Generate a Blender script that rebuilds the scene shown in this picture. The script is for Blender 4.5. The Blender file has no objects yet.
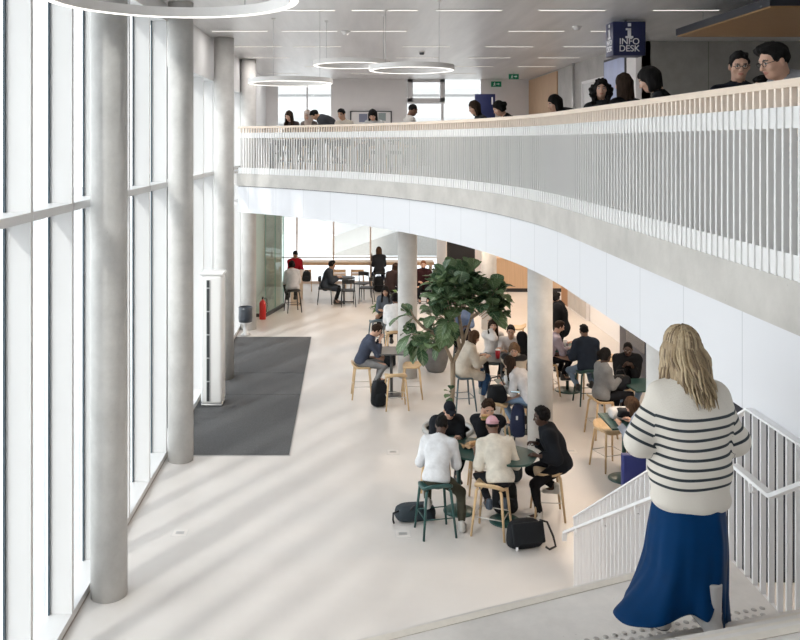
import bpy, bmesh, math, random
import numpy as np
from math import sin, cos, pi, radians as R, sqrt, atan2
from mathutils import Vector, Matrix, Euler

scn = bpy.context.scene
COL = scn.collection
random.seed(7)
EYE = 4.8            # camera height over the ground floor
UP = 4.04            # balcony floor level
LAND = 2.15          # stair landing level
CEIL = 6.88

# ------------------------------------------------------------------ materials
MATS = {}
def mat(name, col=(0.8, 0.8, 0.8), rough=0.5, metal=0.0, var=0.0, scale=8.0, bump=0.0, bscale=40.0,
        stretch=(1, 1, 1), spec=0.5, emit=None, es=1.0, sheen=0.0, coat=0.0):
    if name in MATS:
        return MATS[name]
    m = bpy.data.materials.new(name); m.use_nodes = True
    nt = m.node_tree; b = nt.nodes['Principled BSDF']
    b.inputs['Base Color'].default_value = (*col, 1)
    b.inputs['Roughness'].default_value = rough
    b.inputs['Metallic'].default_value = metal
    b.inputs['Specular IOR Level'].default_value = spec
    if sheen: b.inputs['Sheen Weight'].default_value = sheen
    if coat: b.inputs['Coat Weight'].default_value = coat
    if emit:
        b.inputs['Emission Color'].default_value = (*emit, 1)
        b.inputs['Emission Strength'].default_value = es
    if var or bump:
        tc = nt.nodes.new('ShaderNodeTexCoord'); mp = nt.nodes.new('ShaderNodeMapping')
        mp.inputs['Scale'].default_value = stretch
        nt.links.new(tc.outputs['Object'], mp.inputs['Vector'])
    if var:
        n = nt.nodes.new('ShaderNodeTexNoise'); n.inputs['Scale'].default_value = scale
        n.inputs['Detail'].default_value = 5; n.inputs['Roughness'].default_value = 0.6
        nt.links.new(mp.outputs['Vector'], n.inputs['Vector'])
        r = nt.nodes.new('ShaderNodeValToRGB')
        r.color_ramp.elements[0].position = 0.3; r.color_ramp.elements[1].position = 0.7
        lo = [max(0, c * (1 - var)) for c in col]; hi = [min(1, c * (1 + var)) for c in col]
        r.color_ramp.elements[0].color = (*lo, 1); r.color_ramp.elements[1].color = (*hi, 1)
        nt.links.new(n.outputs['Fac'], r.inputs['Fac'])
        nt.links.new(r.outputs['Color'], b.inputs['Base Color'])
    if bump:
        n2 = nt.nodes.new('ShaderNodeTexNoise'); n2.inputs['Scale'].default_value = bscale
        n2.inputs['Detail'].default_value = 4
        nt.links.new(mp.outputs['Vector'], n2.inputs['Vector'])
        bp = nt.nodes.new('ShaderNodeBump'); bp.inputs['Strength'].default_value = bump
        bp.inputs['Distance'].default_value = 0.01
        nt.links.new(n2.outputs['Fac'], bp.inputs['Height'])
        nt.links.new(bp.outputs['Normal'], b.inputs['Normal'])
    MATS[name] = m
    return m

def glass_mat(name, tint=(1, 1, 1), refl=0.08, alpha_tint=1.0):
    m = bpy.data.materials.new(name); m.use_nodes = True
    nt = m.node_tree; nt.nodes.clear()
    o = nt.nodes.new('ShaderNodeOutputMaterial'); mx = nt.nodes.new('ShaderNodeMixShader')
    t = nt.nodes.new('ShaderNodeBsdfTransparent'); g = nt.nodes.new('ShaderNodeBsdfGlossy')
    g.inputs['Roughness'].default_value = 0.02
    t.inputs['Color'].default_value = (*tint, 1)
    lw = nt.nodes.new('ShaderNodeFresnel'); lw.inputs['IOR'].default_value = 1.35
    mu = nt.nodes.new('ShaderNodeMath'); mu.operation = 'MULTIPLY'; mu.inputs[1].default_value = refl * 10
    nt.links.new(lw.outputs['Fac'], mu.inputs[0]); nt.links.new(mu.outputs[0], mx.inputs['Fac'])
    nt.links.new(t.outputs[0], mx.inputs[1]); nt.links.new(g.outputs[0], mx.inputs[2])
    nt.links.new(mx.outputs[0], o.inputs['Surface'])
    MATS[name] = m
    return m

def attr_bands(name, base, band, attr, period, width, soft=0.15, rough=0.8, bump=0.0, offset=0.0):
    """colour bands following a per-vertex coordinate of the thing itself (knitted stripes, panel joints)"""
    m = bpy.data.materials.new(name); m.use_nodes = True
    nt = m.node_tree; b = nt.nodes['Principled BSDF']; b.inputs['Roughness'].default_value = rough
    a = nt.nodes.new('ShaderNodeAttribute'); a.attribute_name = attr
    def math_(op, x, y=None):
        n = nt.nodes.new('ShaderNodeMath'); n.operation = op
        for i, v in enumerate((x, y)):
            if v is None: continue
            if isinstance(v, (int, float)): n.inputs[i].default_value = v
            else: nt.links.new(v, n.inputs[i])
        return n.outputs[0]
    s = math_('ADD', a.outputs['Fac'], offset)
    f = math_('FRACT', math_('DIVIDE', s, period))
    d = math_('ABSOLUTE', math_('SUBTRACT', f, 0.5))
    r = nt.nodes.new('ShaderNodeValToRGB')
    w = width / period / 2
    r.color_ramp.elements[0].position = w * (1 - soft); r.color_ramp.elements[1].position = w * (1 + soft)
    r.color_ramp.elements[0].color = (*band, 1); r.color_ramp.elements[1].color = (*base, 1)
    nt.links.new(d, r.inputs['Fac']); nt.links.new(r.outputs['Color'], b.inputs['Base Color'])
    if bump:
        tc = nt.nodes.new('ShaderNodeTexCoord')
        n2 = nt.nodes.new('ShaderNodeTexNoise'); n2.inputs['Scale'].default_value = 150
        nt.links.new(tc.outputs['Object'], n2.inputs['Vector'])
        bp = nt.nodes.new('ShaderNodeBump'); bp.inputs['Strength'].default_value = bump; bp.inputs['Distance'].default_value = 0.01
        nt.links.new(n2.outputs['Fac'], bp.inputs['Height']); nt.links.new(bp.outputs['Normal'], b.inputs['Normal'])
    MATS[name] = m
    return m

# ------------------------------------------------------------------ mesh builder
class MB:
    def __init__(s):
        s.v = []; s.f = []; s.m = []; s.sm = []
    def add(s, vs, fs, mi=0, smooth=False):
        o = len(s.v); s.v.extend([tuple(v) for v in vs])
        for f in fs:
            s.f.append(tuple(i + o for i in f)); s.m.append(mi); s.sm.append(smooth)
        return s
    def box(s, x0, x1, y0, y1, z0, z1, mi=0):
        vs = [(x0, y0, z0), (x1, y0, z0), (x1, y1, z0), (x0, y1, z0), (x0, y0, z1), (x1, y0, z1), (x1, y1, z1), (x0, y1, z1)]
        return s.add(vs, [(0, 3, 2, 1), (4, 5, 6, 7), (0, 1, 5, 4), (1, 2, 6, 5), (2, 3, 7, 6), (3, 0, 4, 7)], mi)
    def rbox(s, x0, x1, y0, y1, z0, z1, r=0.02, mi=0, seg=3):
        bm = bmesh.new(); bmesh.ops.create_cube(bm, size=1)
        for v in bm.verts:
            v.co = Vector(((x0 + x1) / 2 + v.co.x * (x1 - x0), (y0 + y1) / 2 + v.co.y * (y1 - y0), (z0 + z1) / 2 + v.co.z * (z1 - z0)))
        bmesh.ops.bevel(bm, geom=bm.edges[:], offset=r, segments=seg, affect='EDGES', profile=0.5)
        bm.verts.index_update()
        s.add([v.co.copy() for v in bm.verts], [[v.index for v in f.verts] for f in bm.faces], mi, True); bm.free()
        return s
    def obox(s, p, q, w, h, up=(0, 0, 1), mi=0):
        """bar from p to q, w wide across, h along up"""
        p = Vector(p); q = Vector(q); d = (q - p).normalized(); up = Vector(up)
        sd = d.cross(up).normalized() * (w / 2); u = sd.cross(d).normalized() * (h / 2)
        vs = [p - sd - u, p + sd - u, p + sd + u, p - sd + u, q - sd - u, q + sd - u, q + sd + u, q - sd + u]
        return s.add(vs, [(0, 1, 2, 3), (7, 6, 5, 4), (0, 4, 5, 1), (1, 5, 6, 2), (2, 6, 7, 3), (3, 7, 4, 0)], mi)
    def tube(s, pts, rad, n=10, mi=0, caps=True, smooth=True):
        pts = [Vector(p) for p in pts]
        if not hasattr(rad, '__len__'): rad = [rad] * len(pts)
        vs = []; fs = []; N = len(pts); ref = None
        for i, p in enumerate(pts):
            t = (pts[min(i + 1, N - 1)] - pts[max(i - 1, 0)]).normalized()
            if ref is None:
                ref = Vector((1, 0, 0)) if abs(t.x) < 0.8 else Vector((0, 1, 0))
            a = (ref - t * ref.dot(t)).normalized(); ref = a; b = t.cross(a)
            for k in range(n):
                w = 2 * pi * k / n
                vs.append(p + (a * cos(w) + b * sin(w)) * rad[i])
        for i in range(N - 1):
            for k in range(n):
                fs.append((i * n + k, i * n + (k + 1) % n, (i + 1) * n + (k + 1) % n, (i + 1) * n + k))
        s.add(vs, fs, mi, smooth)
        if caps:
            o = len(s.v) - len(vs)
            s.f.append(tuple(o + k for k in reversed(range(n)))); s.m.append(mi); s.sm.append(False)
            s.f.append(tuple(o + (N - 1) * n + k for k in range(n))); s.m.append(mi); s.sm.append(False)
        return s
    def lathe(s, prof, n=32, cx=0, cy=0, cz=0, mi=0, smooth=True, sx=1, sy=1):
        vs = []; fs = []
        for r, z in prof:
            for k in range(n):
                w = 2 * pi * k / n; vs.append((cx + r * cos(w) * sx, cy + r * sin(w) * sy, cz + z))
        for i in range(len(prof) - 1):
            for k in range(n):
                fs.append((i * n + k, i * n + (k + 1) % n, (i + 1) * n + (k + 1) % n, (i + 1) * n + k))
        if prof[0][0] > 1e-6: fs.append(tuple(reversed(range(n))))
        if prof[-1][0] > 1e-6: fs.append(tuple((len(prof) - 1) * n + k for k in range(n)))
        return s.add(vs, fs, mi, smooth)
    def prism(s, poly, z0, z1, mi=0):
        n = len(poly)
        vs = [(x, y, z0) for x, y in poly] + [(x, y, z1) for x, y in poly]
        fs = [tuple(reversed(range(n))), tuple(range(n, 2 * n))] + [(i, (i + 1) % n, n + (i + 1) % n, n + i) for i in range(n)]
        return s.add(vs, fs, mi)
    def ring(s, R0, R1, z0, z1, n=64, cx=0, cy=0, mi=0):
        vs = []; fs = []
        for r, z in ((R0, z0), (R1, z0), (R1, z1), (R0, z1)):
            for k in range(n):
                w = 2 * pi * k / n; vs.append((cx + r * cos(w), cy + r * sin(w), z))
        for i in range(4):
            j = (i + 1) % 4
            for k in range(n):
                fs.append((i * n + k, i * n + (k + 1) % n, j * n + (k + 1) % n, j * n + k))
        return s.add(vs, fs, mi, False)
    def ball(s, c, r, mi=0, n=12, sc=(1, 1, 1)):
        prof = [(max(1e-7, r * sin(pi * i / n)), -r * cos(pi * i / n)) for i in range(n + 1)]
        vs = []; fs = []; k2 = n * 2
        for rr, z in prof:
            for k in range(k2):
                w = 2 * pi * k / k2; vs.append((c[0] + rr * cos(w) * sc[0], c[1] + rr * sin(w) * sc[1], c[2] + z * sc[2]))
        for i in range(n):
            for k in range(k2):
                fs.append((i * k2 + k, i * k2 + (k + 1) % k2, (i + 1) * k2 + (k + 1) % k2, (i + 1) * k2 + k))
        return s.add(vs, fs, mi, True)
    def build(s, name, mats, parent=None, loc=None, rz=None):
        me = bpy.data.meshes.new(name); me.from_pydata(s.v, [], s.f); 
        if not isinstance(mats, (list, tuple)): mats = [mats]
        for m in mats: me.materials.append(m)
        me.polygons.foreach_set('material_index', s.m); me.polygons.foreach_set('use_smooth', s.sm)
        me.update()
        bm = bmesh.new(); bm.from_mesh(me); bmesh.ops.recalc_face_normals(bm, faces=bm.faces[:]); bm.to_mesh(me); bm.free()
        o = bpy.data.objects.new(name, me); COL.objects.link(o)
        if parent: o.parent = parent
        if loc: o.location = loc
        if rz: o.rotation_euler.z = rz
        return o

def tag(o, label, cat, group=None):
    o['label'] = label; o['category'] = cat
    if group: o['group'] = group
    return o
def struct(o):
    o['kind'] = 'structure'; return o
def thing(name, label, cat, loc=(0, 0, 0), rz=0.0, group=None):
    o = bpy.data.objects.new(name, None); COL.objects.link(o); o.empty_display_size = 0.1
    o.location = loc; o.rotation_euler.z = rz
    return tag(o, label, cat, group)
def dup(root, loc=None, rz=None, label=None, group=None, mats=None):
    """a copy of a thing and of its parts and sub-parts; mats swaps materials on the copies"""
    def cp(o, par):
        c = o.copy(); COL.objects.link(c); c.parent = par
        if mats and o.type == 'MESH':
            c.data = o.data
            for i, sl in enumerate(c.material_slots):
                nm = mats.get(sl.material)
                if nm: sl.link = 'OBJECT'; sl.material = nm
        for ch in o.children: cp(ch, c)
        return c
    r = cp(root, None)
    if loc is not None: r.location = loc
    if rz is not None: r.rotation_euler.z = rz
    if label: r['label'] = label
    if group: r['group'] = group
    return r
def at(px, py, Y):
    """the point at depth Y seen at a place measured in the photograph"""
    return Vector(((px - 348) * Y / 850, Y, EYE - (py - 141) * Y / 850))
def flr(px, py, z=0.0):
    """the point on the level z seen at a place measured in the photograph"""
    Y = 850 * (EYE - z) / (py - 141)
    return Vector(((px - 348) * Y / 850, Y, z))

def text_mesh(body, size, name, m, parent=None, extrude=0.002, align='CENTER', spacing=1.0, bold=0.0):
    cu = bpy.data.curves.new(name, 'FONT'); cu.body = body; cu.size = size; cu.extrude = extrude
    cu.align_x = align; cu.align_y = 'CENTER'; cu.space_line = spacing; cu.offset = bold
    o = bpy.data.objects.new(name, cu); COL.objects.link(o)
    dg = bpy.context.evaluated_depsgraph_get()
    me = bpy.data.meshes.new_from_object(o.evaluated_get(dg)); bpy.data.objects.remove(o)
    o = bpy.data.objects.new(name, me); COL.objects.link(o); me.materials.clear(); me.materials.append(m)
    if parent: o.parent = parent
    return o
# ------------------------------------------------------------------ camera, sky, sun
cam = bpy.data.cameras.new('camera'); cam_o = bpy.data.objects.new('camera', cam); COL.objects.link(cam_o)
cam_o.location = (0, 0, EYE); cam_o.rotation_euler = (R(90), 0, 0)
cam.sensor_width = 36; cam.lens = 36 * 850 / 800; cam.shift_x = 52 / 800; cam.shift_y = -179 / 800
cam.clip_start = 0.05; cam.clip_end = 300
scn.camera = cam_o
scn.view_settings.view_transform = 'Standard'; scn.view_settings.look = 'None'; scn.view_settings.gamma = 1
scn.view_settings.exposure = -0.08
scn.cycles.use_denoising = True
scn.cycles.max_bounces = 10; scn.cycles.diffuse_bounces = 6; scn.cycles.transparent_max_bounces = 16
scn.cycles.sample_clamp_indirect = 6

w = bpy.data.worlds.new('overcast_sky'); scn.world = w; w.use_nodes = True
nt = w.node_tree; bg = nt.nodes['Background']
tc = nt.nodes.new('ShaderNodeTexCoord'); sp = nt.nodes.new('ShaderNodeSeparateXYZ'); rp = nt.nodes.new('ShaderNodeValToRGB')
nt.links.new(tc.outputs['Generated'], sp.inputs[0]); nt.links.new(sp.outputs['Z'], rp.inputs['Fac'])
rp.color_ramp.elements[0].color = (0.98, 0.97, 0.95, 1); rp.color_ramp.elements[1].color = (0.86, 0.93, 1.0, 1)
nt.links.new(rp.outputs['Color'], bg.inputs['Color'])
bg.inputs['Strength'].default_value = 3.55
sl = bpy.data.lights.new('sun', 'SUN'); so = bpy.data.objects.new('sun', sl); COL.objects.link(so)
sl.energy = 4.4; sl.angle = R(4.2); sl.color = (1.0, 0.96, 0.9)
sun_dir = Vector((0.50, 0.80, -0.62)).normalized()      # low sun behind the viewer, through the glass front
so.rotation_euler = sun_dir.to_track_quat('-Z', 'Y').to_euler(); so.location = (-6, -8, 9)

# ------------------------------------------------------------------ shell materials
def floor_material():
    m = mat('polished_screed', (0.64, 0.61, 0.583), 0.30, var=0.035, scale=1.3)
    nt = m.node_tree; b = nt.nodes['Principled BSDF']
    return m
M_floor = floor_material()
M_white = mat('white_paint', (0.80, 0.80, 0.81), 0.45)
M_wall = mat('wall_paint', (0.78, 0.765, 0.765), 0.7, var=0.02, scale=3)
M_fin = mat('powder_coated_white', (0.70, 0.70, 0.70), 0.4)
M_gasket = mat('dark_gasket', (0.07, 0.10, 0.125), 0.5)
M_glass = glass_mat('facade_glass', (0.97, 0.99, 1.0), 0.06)
M_greenglass = glass_mat('green_edge_glass', (0.88, 0.96, 0.92), 0.025)
M_darkglass = glass_mat('door_glass', (0.9, 0.93, 0.95), 0.1)
M_wood = mat('pale_oak', (0.60, 0.42, 0.27), 0.45, var=0.14, scale=14, stretch=(1, 1, 8))
M_wood2 = mat('oak_stool', (0.62, 0.44, 0.25), 0.42, var=0.12, scale=20, stretch=(1, 1, 0.2))
M_slotwood = mat('rail_block_wood_lightened', (0.86, 0.75, 0.65), 0.5, var=0.05, scale=9)  # handrail timber lightened to make up for shade under the handrail
M_handrail = mat('handrail_wood', (0.68, 0.565, 0.46), 0.45, var=0.08, scale=9, stretch=(0.3, 0.3, 3))
M_woodwall = mat('wood_panel', (0.50, 0.33, 0.20), 0.5, var=0.12, scale=5, stretch=(6, 6, 0.4))
M_black = mat('black_matt', (0.012, 0.012, 0.014), 0.5)
M_dark = mat('dark_grey', (0.045, 0.05, 0.055), 0.5)
M_steel = mat('brushed_steel', (0.55, 0.55, 0.55), 0.35, metal=0.9)

def concrete(name, col, joints=True, period=0.0):
    m = bpy.data.materials.new(name); m.use_nodes = True; nt = m.node_tree; b = nt.nodes['Principled BSDF']
    b.inputs['Roughness'].default_value = 0.7
    tc = nt.nodes.new('ShaderNodeTexCoord')
    n = nt.nodes.new('ShaderNodeTexNoise'); n.inputs['Scale'].default_value = 2.2; n.inputs['Detail'].default_value = 9; n.inputs['Roughness'].default_value = 0.65
    n3 = nt.nodes.new('ShaderNodeTexNoise'); n3.inputs['Scale'].default_value = 45; n3.inputs['Detail'].default_value = 2
    vo = nt.nodes.new('ShaderNodeTexVoronoi'); vo.inputs['Scale'].default_value = 9
    r = nt.nodes.new('ShaderNodeValToRGB'); r.color_ramp.elements[0].position = 0.28; r.color_ramp.elements[1].position = 0.72
    r.color_ramp.elements[0].color = (*[c * 0.80 for c in col], 1); r.color_ramp.elements[1].color = (*[min(1, c * 1.1) for c in col], 1)
    nt.links.new(tc.outputs['Object'], n.inputs['Vector']); nt.links.new(tc.outputs['Object'], n3.inputs['Vector']); nt.links.new(tc.outputs['Object'], vo.inputs['Vector'])
    nt.links.new(n.outputs['Fac'], r.inputs['Fac'])
    # small blow holes
    r2 = nt.nodes.new('ShaderNodeValToRGB'); r2.color_ramp.elements[0].position = 0.02; r2.color_ramp.elements[1].position = 0.045
    r2.color_ramp.elements[0].color = (0.55, 0.55, 0.55, 1); r2.color_ramp.elements[1].color = (1, 1, 1, 1)
    nt.links.new(vo.outputs['Distance'], r2.inputs['Fac'])
    mx = nt.nodes.new('ShaderNodeMix'); mx.data_type = 'RGBA'; mx.blend_type = 'MULTIPLY'; mx.inputs['Factor'].default_value = 0.7
    nt.links.new(r.outputs['Color'], mx.inputs['A']); nt.links.new(r2.outputs['Color'], mx.inputs['B'])
    out = mx.outputs['Result']
    if period:
        sp = nt.nodes.new('ShaderNodeSeparateXYZ'); nt.links.new(tc.outputs['Object'], sp.inputs[0])
        ad = nt.nodes.new('ShaderNodeMath'); ad.operation = 'DIVIDE'; ad.inputs[1].default_value = period
        nt.links.new(sp.outputs['X'], ad.inputs[0])
        fr = nt.nodes.new('ShaderNodeMath'); fr.operation = 'FRACT'; nt.links.new(ad.outputs[0], fr.inputs[0])
        gt = nt.nodes.new('ShaderNodeMath'); gt.operation = 'GREATER_THAN'; gt.inputs[1].default_value = 0.015 / period; nt.links.new(fr.outputs[0], gt.inputs[0])
        mx2 = nt.nodes.new('ShaderNodeMix'); mx2.data_type = 'RGBA'; mx2.blend_type = 'MULTIPLY'; mx2.inputs['Factor'].default_value = 0.5
        nt.links.new(out, mx2.inputs['A']); nt.links.new(gt.outputs[0], mx2.inputs['B']); out = mx2.outputs['Result']
    nt.links.new(out, b.inputs['Base Color'])
    bp = nt.nodes.new('ShaderNodeBump'); bp.inputs['Strength'].default_value = 0.12; bp.inputs['Distance'].default_value = 0.01
    nt.links.new(n3.outputs['Fac'], bp.inputs['Height']); nt.links.new(bp.outputs['Normal'], b.inputs['Normal'])
    MATS[name] = m
    return m
M_conc = concrete('column_concrete', (0.58, 0.57, 0.55))
M_conc_edge = concrete('edge_concrete', (0.50, 0.48, 0.45))
M_conc_stair = concrete('stair_concrete', (0.68, 0.645, 0.61))
M_conc_shaded = concrete('shaded_wall_concrete', (0.27, 0.265, 0.25), period=1.25)  # shadow on the upper far wall is put into this darker concrete
M_conc_side = concrete('side_wall_concrete', (0.45, 0.44, 0.43))

XW = -2.75          # inner face of the glass front
# ground floor
struct(MB().box(-3.1, 10, -8, 28.8, -0.25, 0.0).build('floor', M_floor))
# pavement and a pale building outside
M_pave = mat('pale_pavement', (0.62, 0.62, 0.62), 0.9, var=0.06, scale=0.6)
struct(MB().box(-60, -3.1, -40, 90, -0.3, -0.05).build('ground', M_pave))
struct(MB().box(-3.1, 60, 28.8, 90, -0.3, -0.05).build('ground', M_pave))

# balcony edge: straight run, then a wide arc back to the glass front
AC = (-10.87, 9.5); AR = 13.3
def edge(s, off=0.0):
    """point of the balcony edge at arc length s (0 where the straight run meets the arc, negative towards the viewer); off>0 lies inside the balcony"""
    if s < 0: return (AC[0] + AR + off, AC[1] + s)
    a = s / AR
    return (AC[0] + (AR + off) * cos(a), AC[1] + (AR + off) * sin(a))
S_END = AR * R(51.6); S_BEG = -10.5
def edge_pts(off, ds=0.35, s0=S_BEG, s1=S_END):
    n = int((s1 - s0) / ds) + 1
    return [edge(s0 + (s1 - s0) * i / n, off) for i in range(n + 1)], [s0 + (s1 - s0) * i / n for i in range(n + 1)]
def sweep(o0, o1, z0, z1, name, m, s0=S_BEG, s1=S_END, ds=0.3, parent=None):
    a, ss = edge_pts(o0, ds, s0, s1); b, _ = edge_pts(o1, ds, s0, s1)
    vs = []; fs = []; n = len(a)
    for (p, q) in zip(a, b):
        vs += [(p[0], p[1], z0), (q[0], q[1], z0), (q[0], q[1], z1), (p[0], p[1], z1)]
    for i in range(n - 1):
        for k in range(4):
            fs.append((i * 4 + k, i * 4 + (k + 1) % 4, i * 4 + 4 + (k + 1) % 4, i * 4 + 4 + k))
    fs += [(3, 2, 1, 0), tuple((n - 1) * 4 + k for k in range(4))]
    mb = MB().add(vs, fs); mb.sm = [False] * len(mb.f)
    o = mb.build(name, m, parent)
    at_ = o.data.attributes.new('along', 'FLOAT', 'POINT')
    at_.data.foreach_set('value', [s for s in ss for _ in range(4)])
    return o
slab = edge_pts(0.02)[0] + [(XW - 0.05, 20.05), (XW - 0.05, 28.8), (10, 28.8), (10, -1.0)]
struct(MB().prism(slab, 3.76, UP, 0).build('slab', M_floor))
struct(sweep(0.0, 0.16, 3.75, UP - 0.002, 'trim_1', M_conc_edge))
M_fascia = attr_bands('fascia_panels', (0.66, 0.665, 0.69), (0.48, 0.49, 0.51), 'along', 0.93, 0.012, rough=0.5)
struct(sweep(0.035, 0.10, 3.13, 3.735, 'trim_2', M_fascia))
struct(sweep(0.05, 0.12, 3.735, 3.76, 'trim_3', M_dark))  # dark strip standing in for the shadow gap above the fascia
under = edge_pts(0.12)[0] + [(XW, 20.05), (XW, 28.7), (10, 28.7), (10, -1.0)]
struct(MB().prism(under, 3.30, 3.36).build('ceiling', M_wall))

# ceiling
def ceiling_material():
    m = mat('ceiling_panels', (0.80, 0.79, 0.785), 0.36, metal=0.55, var=0.08, scale=1.2, stretch=(3.0, 0.25, 1))
    return m
struct(MB().box(-3.1, 10, -8, 28.8, CEIL, CEIL + 0.2).build('ceiling', ceiling_material()))

# glass front: bays of 1.1 m between deep white fins
FX = -2.965
k0, k1 = -13, 12
for k in range(k0, k1 + 1):
    y = 7.37 + 1.1 * k
    wn = thing('window_%d' % (k - k0 + 1), 'x', 'x'); del wn['label']; del wn['category']; struct(wn)
    wn.location = (0, y, 0)
    zt_ = 6.62 if y < 13.6 else 6.02
    MB().box(FX, XW, 0, 0.055, 0.0, zt_ + 0.02).build('mullion', M_fin, wn)
    MB().box(FX - 0.018, FX - 0.001, -0.03, 0.03, 0.08, zt_).build('gasket', M_gasket, wn)
    MB().box(FX - 0.03, FX - 0.018, 0.03, 1.057, 0.09, 4.10).build('pane', M_glass, wn)
    MB().box(FX - 0.03, FX - 0.018, 0.03, 1.057, 4.18, zt_).build('pane', M_glass, wn)
    MB().box(FX - 0.05, XW + 0.004, 0.055, 1.1, 4.10, 4.18).build('transom', M_fin, wn)
    MB().box(FX - 0.06, XW - 0.002, 0.055, 1.1, 0.0, 0.085).build('sill', M_fin, wn)
yg0, yg1 = 7.37 + 1.1 * k0, 7.37 + 1.1 * (k1 + 1)
ysp = 7.37 + 1.1 * 6
struct(MB().box(-3.1, XW, yg0, ysp, 6.62, CEIL).build('wall_left', M_fin))
struct(MB().box(-3.1, XW, ysp, yg1, 6.02, CEIL).build('wall_left', M_fin))
struct(MB().box(-3.1, XW, yg1, 28.8, 0, CEIL).build('wall_left', M_fin))
struct(MB().box(XW - 0.012, XW + 0.006, yg0, yg1, 0.0, 0.012).build('baseboard_left', mat('bronze_edge', (0.33, 0.29, 0.25), 0.5)))
struct(MB().box(-3.1, 10, -8.2, -8, 0, CEIL).build('wall_back', M_wall))
struct(MB().box(9.6, 9.8, -8, 18, 0, CEIL).build('wall_right', M_conc_side))

# concrete columns
for (x, y, zt, r) in ((-2.53, 9.0, CEIL, .19), (-2.52, 12.8, CEIL, .19), (-2.51, 17.2, CEIL, .2), (-2.545, 21.7, CEIL, .2)):
    struct(MB().lathe([(r, 0.004), (r, zt)], 48).build('column', M_conc, loc=(x, y, 0)))
for (x, y, r) in ((2.96, 13.1, .19), (1.21, 17.3, .195), (3.27, 8.75, .19), (3.6, 21.7, .19)):
    struct(MB().lathe([(r, 0.004), (r, 3.3)], 48).build('column', M_conc, loc=(x, y, 0)))

# far wall, ground floor: tall glazing
YF = 28.6
gw = thing('window_40', 'x', 'x'); del gw['label']; del gw['category']; struct(gw)
M_mull = mat('mullion_glare', (0.72, 0.62, 0.56), 0.5)  # glare of the far windows on the mullions is put into this pale colour
xs = [-2.95, -1.72, -0.485, 0.757, 1.99, 3.23]
for i, x in enumerate(xs):
    MB().box(x - 0.025, x + 0.025, YF, YF + 0.08, 0, 3.3).build('mullion', M_mull, gw)
for i in range(len(xs) - 1):
    MB().box(xs[i] + 0.035, xs[i + 1] - 0.035, YF + 0.05, YF + 0.06, 0.08, 3.3).build('pane', M_glass, gw)
MB().box(-2.95, 3.3, YF, YF + 0.12, 0, 0.08).build('frame', M_mull, gw)
MB().box(-2.95, 3.3, YF + 0.03, YF + 0.09, 0.86, 0.90).build('frame', M_fin, gw)
struct(MB().box(3.27, 10, YF, YF + 0.2, 0, 3.4).build('wall_far', M_woodwall))
struct(MB().box(-2.75, -2.2, YF - 0.6, YF - 0.2, 0, 3.3).build('wall_pier', M_conc))
# far wall, balcony floor
struct(MB().box(-3.1, -2.36, YF, YF + 0.2, 3.4, CEIL).build('wall_far', M_wall))
struct(MB().box(-0.57, 1.985, YF, YF + 0.2, 3.4, CEIL).build('wall_far', M_wall))
struct(MB().box(4.48, 10, YF, YF + 0.2, 3.4, CEIL).build('wall_far', M_wall))
struct(MB().box(-2.36, 4.48, YF, YF + 0.19, 3.4, UP + 0.02).build('wall_far', M_wall))
M_frame = mat('window_frame_grey', (0.68, 0.68, 0.69), 0.5)
w1 = thing('window_41', 'x', 'x'); del w1['label']; del w1['category']; struct(w1)
MB().box(-2.36, -0.57, YF + 0.09, YF + 0.10, UP, CEIL).build('pane', M_glass, w1)
MB().box(-1.40, -1.35, YF + 0.05, YF + 0.13, UP, CEIL).build('mullion', M_frame, w1)
w2 = thing('window_42', 'x', 'x'); del w2['label']; del w2['category']; struct(w2)
MB().box(1.985, 4.48, YF + 0.09, YF + 0.10, UP, CEIL).build('pane', M_glass, w2)
fr = MB()
fr.box(2.0, 2.18, YF - 0.02, YF + 0.14, 6.12, CEIL); fr.box(3.10, 3.26, YF - 0.02, YF + 0.14, 6.12, CEIL)
fr.box(2.0, 3.26, YF - 0.02, YF + 0.14, 6.06, 6.24); fr.box(2.0, 3.26, YF - 0.02, YF + 0.14, CEIL - 0.10, CEIL)
fr.build('frame', M_frame, w2)
MB().box(3.14, 3.22, YF, YF + 0.14, UP, 6.06).build('mullion', M_frame, w2)
# balcony floor, side wall
struct(MB().box(6.1, 6.3, 22.1, 28.6, UP, CEIL).build('wall_right', M_conc_side))
struct(MB().box(6.1, 6.3, 17.7, 20.2, UP, CEIL).build('wall_right', M_conc_side))
struct(MB().box(6.1, 6.3, 20.2, 22.1, 6.32, CEIL).build('wall_right', M_conc_side))
struct(MB().box(6.06, 6.1, 24.7, 28.5, UP, CEIL - 0.05).build('trim_4', M_woodwall))
struct(MB().box(5.98, 6.1, 17.66, 18.25, UP, CEIL).build('trim_5', M_wall))
struct(MB().box(6.1, 9.8, 17.7, 17.95, UP, CEIL).build('wall_far', M_conc_shaded))
d1 = thing('door_1', 'x', 'x'); del d1['label']; del d1['category']; struct(d1)
MB().box(6.12, 6.2, 21.15, 22.1, UP, 6.32).build('leaf', M_frame, d1)
fr = MB(); fr.box(6.07, 6.13, 20.2, 20.26, UP, 6.32); fr.box(6.07, 6.13, 22.04, 22.1, UP, 6.32); fr.box(6.07, 6.13, 20.2, 22.1, 6.27, 6.34)
fr.build('frame', M_white, d1)
struct(MB().box(7.2, 7.3, 18, 28.6, UP, CEIL).build('wall_right', M_white))
struct(MB().tube([(6.03, 22.75, UP), (6.03, 22.75, CEIL)], 0.035, 10).build('trim_6', M_steel))
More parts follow.
